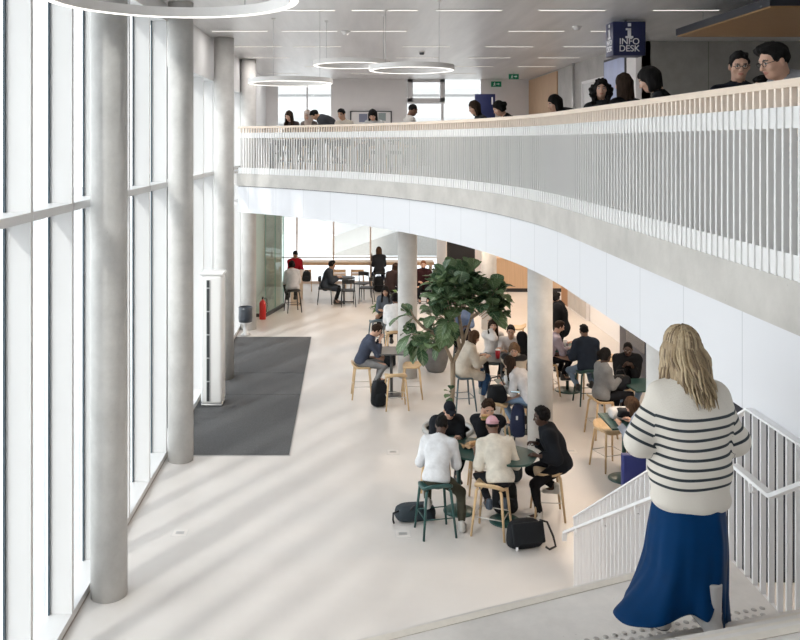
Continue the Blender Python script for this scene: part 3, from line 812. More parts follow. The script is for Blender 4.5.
# --- tables beyond the stair railing
table(4.22, 16.35, R(0), 0.85, rect(.33, .33), ((0, 0),), M_tgreen, 'green table between the man in lilac and the man in the navy jacket', 0.24)
stool(4.38, 15.55, R(5), 'dark green bar stool under the man in the navy jacket', 'green')
stool(3.78, 16.15, R(-85), 'oak bar stool under the man in the lilac shirt', 'oak')
table(4.90, 13.85, R(8), 0.84, rect(.38, .34), ((0, 0),), M_tgreen, 'green table where the man in black eats beside a woman in grey', 0.24)
stool(4.12, 13.85, R(-80), 'oak bar stool under the woman in the grey jacket', 'oak')
stool(4.80, 14.7, R(175), 'oak bar stool under the man in the black shirt', 'oak')
table(4.02, 12.05, R(0), 0.84, rect(.38, .34), ((-.1, 0.02),), M_tgreen, 'green table with a dark bag and a person resting behind the blue sign', 0.22)
stool(3.84, 12.50, R(-160), 'oak bar stool tucked by the green table next to the blue sign', 'oak')
stool(4.20, 11.42, R(30), 'oak bar stool under the person in the pale blue-grey sweater', 'oak')
t = thing('side_table', 'low oak table standing behind the woman in the grey jacket', 'table', (4.75, 16.0, 0), 0)
MB().box(-.42, .42, -.25, .25, .70, .73).build('table_top', M_wood2, t)
for sx in (-1, 1):
    for sy in (-1, 1): MB().tube([(sx * .36, sy * .2, .7), (sx * .38, sy * .22, 0)], .016, 8).build('leg', M_wood2, t)

# --- far zone: window counter, wood stools with curved backs, black cafe chairs
bc = thing('window_counter', 'long oak counter along the far ground floor windows', 'counter', (0.2, 27.85, 0))
MB().box(-1.95, 2.6, -.25, .3, .815, .86).build('counter_top', M_wood, bc)
MB().box(-1.95, 2.6, -.24, -.21, .765, .815).build('apron', M_wood, bc)
for x in (-1.9, 0.55, 2.5): MB().box(x - .03, x + .03, -.22, .2, 0, .80).build('leg', M_wood, bc)
def cafe_stool(x, y, label):
    t = thing('counter_chair', label, 'chair', (x, y, 0), 0, 'oak chairs at the window counter')
    mb = MB()
    pts = [(-.20, 0), (-.19, .04), (-.1, .06), (.1, .06), (.19, .04), (.20, 0)]
    for (z0, z1) in ((.60, .70),):
        for i in range(5):
            a, b = pts[i], pts[i + 1]
            mb.obox((a[0], -a[1] - .12, (z0 + z1) / 2), (b[0], -b[1] - .12, (z0 + z1) / 2), .015, z1 - z0)
    mb.build('backrest', M_wood, t)
    MB().rbox(-.2, .2, -.16, .2, .50, .53, .012).build('seat', M_wood, t)
    for sx in (-1, 1):
        MB().tube([(sx * .19, -.14, .68), (sx * .22, -.2, 0)], .014, 8).build('leg', M_wood, t)
        MB().tube([(sx * .18, .17, .51), (sx * .2, .2, 0)], .014, 8).build('leg', M_wood, t)
    return t
for x, lab in ((-1.38, 'first oak counter chair from the glass screen'), (-.28, 'second oak counter chair from the glass screen'), (.30, 'oak counter chair behind the black cafe chairs')):
    cafe_stool(x, 27.3, lab)
def cafe_chair(x, y, rz, label, first=[None]):
    if first[0] is not None: return dup(first[0], (x, y, 0), rz, label)
    t = thing('cafe_chair', label, 'chair', (x, y, 0), rz, 'black cafe chairs at the small table'); first[0] = t
    MB().rbox(-.2, .2, -.2, .2, .44, .47, .012).build('seat', M_sblack, t)
    mb = MB()
    for i in range(6):
        a0 = R(-60 + 20 * i); a1 = R(-40 + 20 * i)
        mb.obox((.21 * sin(a0), -.03 - .17 * cos(a0), .73), (.21 * sin(a1), -.03 - .17 * cos(a1), .73), .016, .12)
    mb.build('backrest', M_sblack, t)
    for sx in (-1, 1):
        MB().tube([(sx * .17, -.13, .72), (sx * .18, -.17, .45), (sx * .21, -.22, 0)], .012, 8).build('leg', M_sblack, t)
        MB().tube([(sx * .17, .17, .45), (sx * .19, .2, 0)], .012, 8).build('leg', M_sblack, t)
    return t
ct = thing('cafe_table', 'small black cafe table by the far window with a seated person in dark coat', 'table', (-.12, 25.3, 0))
MB().lathe([(.33, .72), (.33, .74)], 32).build('table_top', M_black, ct); MB().tube([(0, 0, .02), (0, 0, .72)], .025, 10).build('pole', M_black, ct)
MB().obox((-.28, 0, .015), (.28, 0, .015), .05, .03).build('foot', M_black, ct); MB().obox((0, -.28, .015), (0, .28, .015), .05, .03).build('foot', M_black, ct)
cafe_chair(-.68, 25.1, R(-88), 'black cafe chair under the person in the dark coat')
cafe_chair(.0, 24.75, R(5), 'black cafe chair with its back turned, on the near side of the small table')
cafe_chair(.55, 25.2, R(80), 'black cafe chair at the small table towards the plants')
cafe_chair(.42, 25.95, R(150), 'black cafe chair behind the small cafe table')
# glass bar where two people sit, by the glass screen
gb = thing('lounge_table', 'pale timber high table behind the glass screen', 'table', (-1.52, 25.3, 0))
MB().box(-.2, .2, -.55, .6, .84, .88).build('table_top', M_handrail, gb)
for y in (-.5, .55): MB().box(-.15, .15, y - .02, y + .02, 0, .84).build('leg', M_handrail, gb)
stool(-1.55, 23.9, R(20), 'black bar stool under the person with the pale jacket near the glass screen', 'black')
stool(-1.66, 26.3, R(200), 'black bar stool under the person in the red jacket by the glass screen', 'black')
stool(1.15, 23.6, R(-40), 'black bar stool under the woman with reddish brown hair', 'black')
stool(2.12, 24.0, R(178), 'black bar stool under the person with auburn hair', 'black')
stool(1.0, 27.05, R(0), 'black bar stool under the woman standing in dark clothes at the window counter', 'black')
stool(.70, 19.9, R(10), 'dark slate bar stool with a round seat pad left of the white shirted person', 'slate')
stool(1.02, 18.7, R(5), 'oak bar stool under the person in the white shirt beside the far column', 'oak')
stool0_l = None
table(1.15, 19.3, R(0), 0.87, rect(.3, .3), ((0, 0),), M_tgrey, 'dark table half hidden behind the far ground floor column', 0.2)
# far end: timber bar, black cabinet
br = thing('coffee_bar', 'timber fronted coffee bar with a black plinth at the far end', 'bar', (5.6, 27.3, 0))
MB().box(-1.1, 1.4, -.3, .3, .12, 1.05).build('front', mat('bar_timber', (0.55, 0.38, 0.24), 0.5, var=0.1, scale=4, stretch=(14, 1, .3)), br)
MB().box(-1.12, 1.42, -.32, .32, 1.05, 1.09).build('bar_top', M_wood, br); MB().box(-1.08, 1.38, -.27, .27, 0, .12).build('plinth', M_black, br)
bl = thing('bar_light', 'warm glowing strip above the coffee bar', 'lamp', (5.6, 27.9, 1.55))
MB().box(-1.1, 1.4, -.02, .02, 0, .05).build('diffuser', mat('warm_glow', (1, .75, .45), .5, emit=(1, .62, .3), es=1.6), bl)
MB().box(-1.1, 1.4, -.04, .04, .05, .075).build('housing', M_black, bl)
for x in (-.9, 1.2): MB().tube([(x, 0, .075), (x, 0, 1.75)], .008, 8).build('rod', M_black, bl)
pc = thing('wall_picture', 'small framed picture on the timber wall over the coffee bar', 'picture', (5.35, 28.56, 1.25))
MB().box(-.14, .14, -.01, .02, 0, .3).build('frame', M_black, pc); MB().box(-.11, .11, -.015, -.01, .03, .27).build('print', mat('print_grey', (.4, .4, .36), .6, var=.4, scale=9), pc)
kb = thing('black_cabinet', 'tall black cabinet with a pale timber side behind the fig tree', 'cabinet', (3.30, 25.6, 0))
MB().box(-.38, .45, -.5, .5, 0, 2.0).build('body', M_black, kb); MB().box(-.40, -.38, -.5, 2.2, 0, 2.0).build('side_panel', mat('pale_panel', (.66, .60, .55), .6), kb)
MB().box(-.30, .40, -.51, -.5, .05, 1.9).build('door', mat('cabinet_black', (.008, .008, .01), .4), kb)
pm = thing('white_partition', 'white partition panel beside the black cabinet', 'partition', (4.15, 26.8, 0))
MB().box(-.25, .45, -.04, .04, 0, 2.9).build('panel', M_white, pm); MB().box(-.25, .45, -.045, .045, 0, .1).build('skirting', M_wall, pm)
# side wall fittings
gp = thing('locker_unit', 'pale slatted locker fronts along the side wall', 'locker', (6.40, 23.6, 0))
MB().box(-.05, .04, -.95, .95, 0, 2.2).build('carcass', M_wall, gp)
for i in range(5): MB().box(-.065, -.05, -.93 + i * .375, -.58 + i * .375, .05, 2.15).build('door', mat('locker_front', (.50, .48, .46), .5), gp)
wp = thing('timber_door', 'warm timber door at the end of the side wall', 'door', (6.42, 25.0, 0))
MB().box(-.06, .02, -.4, .35, 0, 2.2).build('leaf', mat('timber_brown', (.36, .19, .09), .5, var=.1, scale=5, stretch=(6, 6, .4)), wp)
MB().box(-.08, -.06, -.36, -.33, .95, 1.15).build('handle', M_steel, wp)
dk = thing('notice_case', 'grey panel with three pale lit windows on the side wall', 'panel', (6.38, 19.0, .55))
MB().box(-.05, .05, -.75, .7, 0, 1.6).build('housing', mat('panel_grey', (.17, .18, .20), .5), dk)
for i in range(3): MB().box(-.06, -.05, -.15 + i * .26, .02 + i * .26, 1.05, 1.35).build('window', mat('lit_pane', (.7, .66, .6), .5), dk)
vm = thing('vending_machine', 'dark blue vending machine behind the man in black', 'vending machine', (6.05, 16.9, 0))
MB().rbox(-.35, .38, -.95, .95, .0, 1.95, .02).build('body', mat('machine_navy', (.010, .018, .040), .4), vm)
MB().box(-.36, -.35, -.6, .5, .7, 1.75).build('front_glass', mat('machine_glass', (.02, .03, .05), .15), vm)
vw = thing('white_fridge', 'white drinks fridge beside the dark blue vending machine', 'fridge', (6.1, 15.2, 0))
MB().rbox(-.3, .3, -.55, .45, 0, 1.5, .03).build('body', M_white, vw); MB().box(-.31, -.30, -.45, .36, .2, 1.4).build('door', M_wall, vw)
lw = thing('door_handle_plate', 'small dark lever handle on the white side wall', 'handle', (6.44, 20.85, 1.0))
MB().box(-.02, .0, -.02, .02, 0, .22).build('plate', M_black, lw); MB().box(-.05, -.02, -.01, .09, .12, .14).build('lever', M_black, lw)

# blue totem behind the stair railing
bt = thing('information_totem', 'deep blue totem with small white lettering beyond the stair railing', 'sign', (3.47, 10.05, 0))
MB().rbox(-.23, .23, -.05, .05, 0, 1.10, .01).build('panel', mat('totem_blue', (.020, .030, .16), .4), bt)
MB().box(-.22, .22, -.052, -.05, .735, .742).build('rule', M_signw, bt)
MB().box(-.21, -.17, -.053, -.05, .62, .69).build('symbol', M_signw, bt)
mb = MB()
for x0, x1 in ((-.13, -.10), (-.09, -.075), (-.065, -.03), (-.02, .01)): mb.box(x0, x1, -.053, -.05, .64, .67)
mb.build('lettering', M_signw, bt)

# ------------------------------------------------------------------ bags
def bag_mesh(w, d, h, seed, lump=.06, n=9):
    """soft bag: rounded superellipsoid with sagging lumps"""
    rnd = random.Random(seed); vs = []; fs = []; ph = [rnd.uniform(0, 6.28) for _ in range(6)]
    N, K = 14, 24
    for i in range(N + 1):
        v = -pi / 2 + pi * i / N
        for k in range(K):
            u = 2 * pi * k / K
            cv_, sv = cos(v), sin(v)
            x = math.copysign(abs(cos(u)) ** .55, cos(u)) * abs(cv_) ** .5; y = math.copysign(abs(sin(u)) ** .6, sin(u)) * abs(cv_) ** .5; z = math.copysign(abs(sv) ** .6, sv)
            f = 1 + lump * (sin(3 * u + ph[0]) * cos(2 * v + ph[1]) + .6 * sin(5 * u + ph[2] + 3 * v))
            vs.append((x * w / 2 * f * (1 - .12 * z), y * d / 2 * f, h / 2 + z * h / 2))
    for i in range(N):
        for k in range(K): fs.append((i * K + k, i * K + (k + 1) % K, (i + 1) * K + (k + 1) % K, (i + 1) * K + k))
    return MB().add(vs, fs, 0, True)
M_bag = mat('bag_nylon', (.011, .013, .016), .7, spec=.2, bump=.4, bscale=25)
M_bag2 = mat('bag_slate', (.024, .034, .042), .65, spec=.25, bump=.4, bscale=25)
def backpack(x, y, z, rz, label, w=.30, d=.2, h=.46, m=None, tilt=0):
    t = thing('backpack', label, 'bag', (x, y, z), rz, 'bags'); m = m or M_bag
    t.rotation_euler.x = tilt
    bag_mesh(w, d, h, int(x * 100)).build('body', m, t)
    o = bag_mesh(w * .75, d * .45, h * .5, 5).build('front_pocket', m, t); o.location = (0, -d * .42, h * .06)
    MB().tube([(-.04, 0, h * .97), (-.03, 0, h * 1.06), (.03, 0, h * 1.06), (.04, 0, h * .97)], .009, 8).build('grab_handle', M_black, t)
    for s in (-1, 1):
        MB().tube([(s * w * .22, d * .35, h * .93), (s * w * .3, d * .6, h * .7), (s * w * .3, d * .6, h * .35), (s * w * .24, d * .42, h * .1)], .014, 8).build('shoulder_strap', M_black, t)
    return t
backpack(0.56, 15.40, 0.0, R(20), 'black backpack standing on the floor against the young man\'s oak stool', .30, .2, .46)
fb = thing('messenger_bag', 'black flap bag with a loose strap on the floor in front of the oak stool', 'bag', (2.10, 10.02, 0), R(14), 'bags')
bag_mesh(.44, .17, .33, 31, .03).build('body', M_bag, fb).rotation_euler.x = R(-14)
o = MB().rbox(-.20, .20, -.02, .02, 0, .24, .018).build('flap', M_bag, fb, (0, -.10, .09)); o.rotation_euler.x = R(-17)
MB().tube([(.19, .03, .30), (.28, .02, .27), (.33, -.04, .12), (.33, -.10, .03), (.24, -.12, .015), (.20, -.10, .04)], .013, 8).build('strap', M_black, fb)
MB().box(-.19, -.165, -.135, -.125, .05, .09).build('label_tab', M_signw, fb)
db = thing('duffel_bag', 'small dark slate duffel bag lying on the floor beside the green stool', 'bag', (.86, 10.78, 0), R(8), 'bags')
o = bag_mesh(.50, .24, .20, 9, .08).build('body', M_bag2, db)
MB().tube([(-.22, -.02, .13), (-.30, -.05, .12), (-.31, -.08, .05), (-.30, -.1, .01)], .012, 8).build('strap', M_black, db)
MB().tube([(-.1, -.10, .15), (-.06, -.12, .22), (.06, -.12, .22), (.1, -.10, .15)], .01, 8).build('grab_handle', M_black, db)
backpack(2.03, 10.98, 0.0, R(30), 'black rucksack on the floor under the green oval table', .30, .22, .42)
sb = thing('shoulder_bag', 'slumped black shoulder bag lying on an oak stool', 'bag', (2.38, 13.62, SEATH + .002), R(10), 'bags')
bag_mesh(.30, .20, .29, 21, .10).build('body', M_bag, sb)
MB().tube([(-.13, 0, .28), (-.08, .02, .40), (.06, .02, .42), (.13, 0, .28)], .011, 8).build('strap', M_black, sb)
backpack(2.30, 12.0, 0.0, R(-10), 'grey and black backpack on the floor behind the sandwich eater', .3, .2, .5, M_bag2)
backpack(.98, 27.05, .0, R(0), 'black bag standing below the woman at the window counter', .3, .2, .5)
backpack(.85, 18.1, .0, R(0), 'black bag on the floor by the oak stool at the far column', .34, .22, .4)

# dark block added under the balcony so the stair picket gaps look dark
dc = thing('dark_block', 'dark navy block added under the balcony to darken the gaps between stair pickets', 'cabinet', (5.0, 9.5, 0))
MB().box(-1.25, 1.4, -.3, .3, .06, 2.3).build('carcass', mat('dark_block_navy', (.012, .016, .028), .45), dc)
for i in range(4): MB().box(-1.23 + i * .66, -1.23 + i * .66 + .64, -.325, -.30, .1, 2.26).build('door', mat('dark_block_front', (.015, .02, .034), .4), dc)
MB().box(-1.2, 1.35, -.26, .26, 0, .06).build('plinth', M_black, dc)
nj = thing('draped_jacket', 'dark blue jacket draped at the side of the dark stool next to the column', 'jacket', (2.70, 13.50, 0.10))
bag_mesh(.22, .16, .52, 51, .10).build('body', cloth_navy() if 'cloth_navy' in globals() else mat('jacket_navy', (.012, .02, .06), .8, bump=.4, bscale=30), nj)
MB().box(-.05, -.02, -.095, -.085, .3, .36).build('emblem', M_signw, nj)
# ------------------------------------------------------------------ people: smooth-blended implicit bodies meshed with surface nets
def smin(a, b, k):
    h = np.clip(0.5 + 0.5 * (b - a) / k, 0, 1)
    return b + (a - b) * h - k * h * (1 - h)
class Field:
    def __init__(s, lo, hi, h):
        s.lo = np.array(lo, np.float32); s.h = h
        s.n = np.maximum(4, np.ceil((np.array(hi) - np.array(lo)) / h).astype(int) + 1)
        s.F = np.full(s.n, 0.5, np.float32)
        s.ax = [s.lo[i] + h * np.arange(s.n[i], dtype=np.float32) for i in range(3)]
    def sub(s, lo, hi, pad):
        sl = []
        for i in range(3):
            a = int(max(0, math.floor((lo[i] - pad - s.lo[i]) / s.h))); b = int(min(s.n[i], math.ceil((hi[i] + pad - s.lo[i]) / s.h) + 1))
            if b <= a: return None
            sl.append(slice(a, b))
        return tuple(sl)
    def grid(s, sl):
        return np.meshgrid(s.ax[0][sl[0]], s.ax[1][sl[1]], s.ax[2][sl[2]], indexing='ij', sparse=True)
    def put(s, sl, d, k, cut=False):
        if cut:
            s.F[sl] = -smin(-s.F[sl], d, k) if k > 0 else np.maximum(s.F[sl], -d)
        else:
            s.F[sl] = smin(s.F[sl], d, k) if k > 0 else np.minimum(s.F[sl], d)
    def cap(s, a, b, r1, r2=None, k=0.03, cut=False, flat=None):
        """tapered capsule; flat=(axis vector, factor) squashes it across that axis"""
        r2 = r1 if r2 is None else r2
        a = np.array(a, np.float32); b = np.array(b, np.float32); rm = max(r1, r2)
        sl = s.sub(np.minimum(a, b) - rm, np.maximum(a, b) + rm, k + 2 * s.h)
        if sl is None: return s
        X, Y, Z = s.grid(sl); ab = b - a; L2 = float(ab @ ab) + 1e-9
        px, py, pz = X - a[0], Y - a[1], Z - a[2]
        t = np.clip((px * ab[0] + py * ab[1] + pz * ab[2]) / L2, 0, 1)
        dx, dy, dz = px - t * ab[0], py - t * ab[1], pz - t * ab[2]
        if flat is not None:
            n = np.array(flat[0], np.float32); n /= np.linalg.norm(n); q = (dx * n[0] + dy * n[1] + dz * n[2]) * (flat[1] - 1)
            dx, dy, dz = dx + q * n[0], dy + q * n[1], dz + q * n[2]
        d = np.sqrt(dx * dx + dy * dy + dz * dz) - (r1 + (r2 - r1) * t)
        s.put(sl, d, k, cut); return s
    def ell(s, c, r, k=0.03, M=None, cut=False):
        c = np.array(c, np.float32); r = np.array(r, np.float32); rm = float(max(r))
        e = rm if M is not None else r
        sl = s.sub(c - e, c + e, k + 2 * s.h)
        if sl is None: return s
        X, Y, Z = s.grid(sl); px, py, pz = X - c[0], Y - c[1], Z - c[2]
        if M is not None:
            M = np.array(M, np.float32)
            px, py, pz = (M[0, 0] * px + M[1, 0] * py + M[2, 0] * pz, M[0, 1] * px + M[1, 1] * py + M[2, 1] * pz, M[0, 2] * px + M[1, 2] * py + M[2, 2] * pz)
        k0 = np.sqrt((px / r[0]) ** 2 + (py / r[1]) ** 2 + (pz / r[2]) ** 2)
        k1 = np.sqrt((px / r[0] ** 2) ** 2 + (py / r[1] ** 2) ** 2 + (pz / r[2] ** 2) ** 2) + 1e-6
        d = k0 * (k0 - 1) / k1
        d = np.where(k0 < 1e-3, -min(r), d)
        s.put(sl, d, k, cut); return s
    def plane(s, p, n):
        """keeps the side the normal points away from"""
        n = np.array(n, np.float32); n /= np.linalg.norm(n); X, Y, Z = s.grid((slice(None),) * 3)
        s.F = np.maximum(s.F, (X - p[0]) * n[0] + (Y - p[1]) * n[1] + (Z - p[2]) * n[2]); return s
    def ripple(s, amp, f, seed=0, axis=None):
        X, Y, Z = s.grid((slice(None),) * 3); rn = random.Random(seed); p = [rn.uniform(0, 6.3) for _ in range(6)]
        fx, fy, fz = f
        s.F = s.F + amp * (np.sin(fx * X + p[0] + 1.3 * np.sin(fz * Z * .6 + p[1])) * np.cos(fy * Y + p[2]) + 0.7 * np.sin(fz * Z + p[3] + 2 * np.sin(fx * X * .5 + p[4])))
        return s
    def mesh(s):
        F = s.F; F = np.pad(F, 1, constant_values=0.5); ins = F < 0
        nx, ny, nz = F.shape; corners = [(i, j, k) for i in (0, 1) for j in (0, 1) for k in (0, 1)]
        cs = np.zeros((nx - 1, ny - 1, nz - 1), np.int8)
        for (i, j, k) in corners: cs += ins[i:nx - 1 + i, j:ny - 1 + j, k:nz - 1 + k]
        act = (cs > 0) & (cs < 8); I = np.argwhere(act)
        if len(I) == 0: return np.zeros((0, 3)), np.zeros((0, 4), int)
        idx = np.full(act.shape, -1, np.int64); idx[act] = np.arange(len(I))
        acc = np.zeros((len(I), 3), np.float32); cnt = np.zeros(len(I), np.float32)
        for a in corners:
            for ax in range(3):
                if a[ax]: continue
                b = list(a); b[ax] = 1
                fa = F[I[:, 0] + a[0], I[:, 1] + a[1], I[:, 2] + a[2]]; fb = F[I[:, 0] + b[0], I[:, 1] + b[1], I[:, 2] + b[2]]
                m = (fa < 0) != (fb < 0); den = np.where(m, fa - fb, 1.0); t = np.where(m, fa / den, 0)
                p = np.array(a, np.float32)[None, :].repeat(len(I), 0); p[:, ax] = t
                acc += np.where(m[:, None], p, 0); cnt += m
        V = (I + acc / cnt[:, None] - 1) * s.h + s.lo
        Q = []
        for ax in range(3):
            u, v = (ax + 1) % 3, (ax + 2) % 3
            A = [slice(None)] * 3; B = [slice(None)] * 3
            A[ax] = slice(0, -1); B[ax] = slice(1, None)
            A[u] = B[u] = slice(1, -1); A[v] = B[v] = slice(1, -1)
            a = ins[tuple(A)]; b = ins[tuple(B)]; ch = np.argwhere(a != b)
            if len(ch) == 0: continue
            fl = a[tuple(ch.T)]
            ch = ch.copy(); ch[:, u] += 1; ch[:, v] += 1
            def id_(du, dv):
                c = ch.copy(); c[:, u] -= du; c[:, v] -= dv; return idx[c[:, 0], c[:, 1], c[:, 2]]
            q = np.stack([id_(1, 1), id_(0, 1), id_(0, 0), id_(1, 0)], 1)
            q[~fl] = q[~fl][:, ::-1]; Q.append(q)
        return V, np.concatenate(Q)

def np_mesh(name, V, Q, mats, mi=None, parent=None):
    me = bpy.data.meshes.new(name); nv, nf = len(V), len(Q)
    me.vertices.add(nv); me.vertices.foreach_set('co', np.asarray(V, np.float32).ravel())
    me.loops.add(nf * 4); me.loops.foreach_set('vertex_index', np.asarray(Q, np.int32).ravel())
    me.polygons.add(nf); me.polygons.foreach_set('loop_start', np.arange(0, nf * 4, 4, dtype=np.int32))
    try: me.polygons.foreach_set('loop_total', np.full(nf, 4, np.int32))
    except Exception: pass
    for m in (mats if isinstance(mats, (list, tuple)) else [mats]): me.materials.append(m)
    if mi is not None: me.polygons.foreach_set('material_index', np.asarray(mi, np.int32))
    me.polygons.foreach_set('use_smooth', np.ones(nf, bool))
    me.update(); me.validate()
    o = bpy.data.objects.new(name, me); COL.objects.link(o)
    if parent: o.parent = parent
    return o

def rx(a): return np.array([[1, 0, 0], [0, cos(a), -sin(a)], [0, sin(a), cos(a)]])
def ry(a): return np.array([[cos(a), 0, sin(a)], [0, 1, 0], [-sin(a), 0, cos(a)]])
def rz_(a): return np.array([[cos(a), -sin(a), 0], [sin(a), cos(a), 0], [0, 0, 1]])

# --- head in its own frame: looks along +y, centre between the ears
def head_mesh(h, female=False, cache={}):
    key = (h, female)
    if key in cache: return cache[key]
    f = Field((-.11, -.13, -.19), (.11, .135, .145), h)
    f.ell((0, -.012, .03), (.076, .095, .088), .02)
    f.ell((0, .018, -.03), (.062, .070, .085), .03)
    f.ell((0, .045, -.088), (.034 if female else .040, .034, .026), .03)
    f.ell((0, .075, .028), (.052, .018, .014), .02)                       # brow
    for s in (-1, 1):
        f.ell((s * .043, .058, -.022), (.022, .022, .022), .025)          # cheeks
        f.ell((s * .031, .093, .006), (.016, .012, .011), .012, cut=True) # sockets
        f.ell((s * .031, .077, .006), (.0125, .0125, .011), .003)         # eyeballs
        f.ell((s * .079, -.008, -.008), (.010, .021, .031), .008, M=rz_(-s * .35))
    f.cap((0, .084, .012), (0, .106, -.028), .008, .0125, .012)           # nose
    f.ell((-.011, .094, -.031), (.008, .010, .007), .008); f.ell((.011, .094, -.031), (.008, .010, .007), .008)
    f.ell((0, .083, -.056), (.023, .012, .0065), .006); f.ell((0, .080, -.067), (.020, .012, .0075), .006)
    f.cap((0, -.022, -.05), (0, -.038, -.19), .050 if female else .056, .052 if female else .060, .03)
    V, Q = f.mesh()
    C = V[Q].mean(1); mi = np.zeros(len(Q), int)
    for s in (-1, 1):
        e = ((C[:, 0] - s * .031) / .0135) ** 2 + ((C[:, 2] - .006) / .0085) ** 2
        mi[(e < 1) & (C[:, 1] > .07)] = 2
        e = ((C[:, 0] - s * .031) / .0065) ** 2 + ((C[:, 2] - .006) / .0075) ** 2
        mi[(e < 1) & (C[:, 1] > .07)] = 3
        b = ((C[:, 0] - s * .032) / .021) ** 2 + ((C[:, 2] - (.029 - 6 * (abs(C[:, 0]) - .03) ** 2)) / .0055) ** 2
        mi[(b < 1) & (C[:, 1] > .06)] = 3
    l = (C[:, 0] / .024) ** 2 + ((C[:, 2] + .061) / .0115) ** 2
    mi[(l < 1) & (C[:, 1] > .07)] = 1
    cache[key] = (V, Q, mi); return cache[key]

# --- hand: wrist at the origin, fingers along +y, palm facing -z, thumb on the +x side
def hand_mesh(curl, h=.005, cache={}):
    if curl in cache: return cache[curl]
    f = Field((-.075, -.05, -.12), (.095, .22, .05), h)
    f.cap((0, -.045, 0), (0, .015, 0), .026, .024, .01, flat=((0, 0, 1), 1.35))
    f.cap((-.018, .03, 0), (-.026, .085, 0), .016, .014, .02); f.cap((.018, .03, 0), (.026, .088, 0), .018, .014, .02); f.cap((0, .03, .002), (0, .09, .002), .017, .014, .02)
    for (x, y0, L, sp, r) in ((.030, .088, .072, .10, .0085), (.010, .094, .080, .02, .009), (-.011, .090, .074, -.06, .0085), (-.031, .080, .058, -.16, .0075)):
        p = np.array([x, y0, 0.0]); a = 0.0
        for (fr, c) in ((.45, curl), (.32, curl * 1.15), (.25, curl * .9)):
            a += c; q = p + L * fr * np.array([sin(sp) * cos(a), cos(sp) * cos(a), -sin(a)])
            f.cap(p, q, r, r * .92, .004); p = q; r *= .92
    p = np.array([.024, .025, -.006]); q = np.array([.052, .055, -.018]); e = np.array([.060 - curl * .012, .088, -.028 - .01 * curl]); g = np.array([.058 - .022 * curl, .112, -.036 - .014 * curl])
    f.cap(p, q, .015, .0115, .012); f.cap(q, e, .0112, .010, .004); f.cap(e, g, .010, .0085, .004)
    cache[curl] = f.mesh(); return cache[curl]

def ik(a, b, l1, l2, hint):
    """middle joint of a two-bone limb from a to b bending towards hint"""
    a, b, hint = np.array(a, float), np.array(b, float), np.array(hint, float); d = b - a; L = np.linalg.norm(d)
    if L > (l1 + l2) * .995: b = a + d * (l1 + l2) * .995 / L; d = b - a; L = np.linalg.norm(d)
    x = (l1 * l1 - l2 * l2 + L * L) / (2 * L); hh = sqrt(max(1e-6, l1 * l1 - x * x)); u = d / L
    n = hint - u * (hint @ u); n /= (np.linalg.norm(n) + 1e-9)
    return a + u * x + n * hh, b

SKIN = {'pale': (0.62, 0.40, 0.30), 'light': (0.54, 0.33, 0.24), 'tan': (0.40, 0.235, 0.155), 'brown': (0.155, 0.080, 0.050), 'dark': (0.070, 0.036, 0.024)}
def skin_mats(k):
    c = SKIN[k]
    return [mat('skin_' + k, c, 0.5, var=.05, scale=14), mat('lip_' + k, (c[0] * .82, c[1] * .55, c[2] * .55), .45), mat('eye_white', (.6, .58, .55), .25), mat('eye_dark', (.015, .012, .010), .3)]
def cloth(name, col, kind='cloth'):
    return mat('cloth_' + name, col, .9, var=.14, scale=9, bump=.4, bscale=60, spec=.12)
HAIRC = {'black': (.010, .009, .009), 'darkbrown': (.030, .018, .012), 'brown': (.075, .042, .024), 'lightbrown': (.16, .095, .055), 'auburn': (.14, .055, .025)}
def hair_mat(c):
    return mat('hair_' + c, HAIRC[c], .75, var=.45, scale=22, stretch=(3, 3, .5), bump=.6, bscale=70, spec=.12)

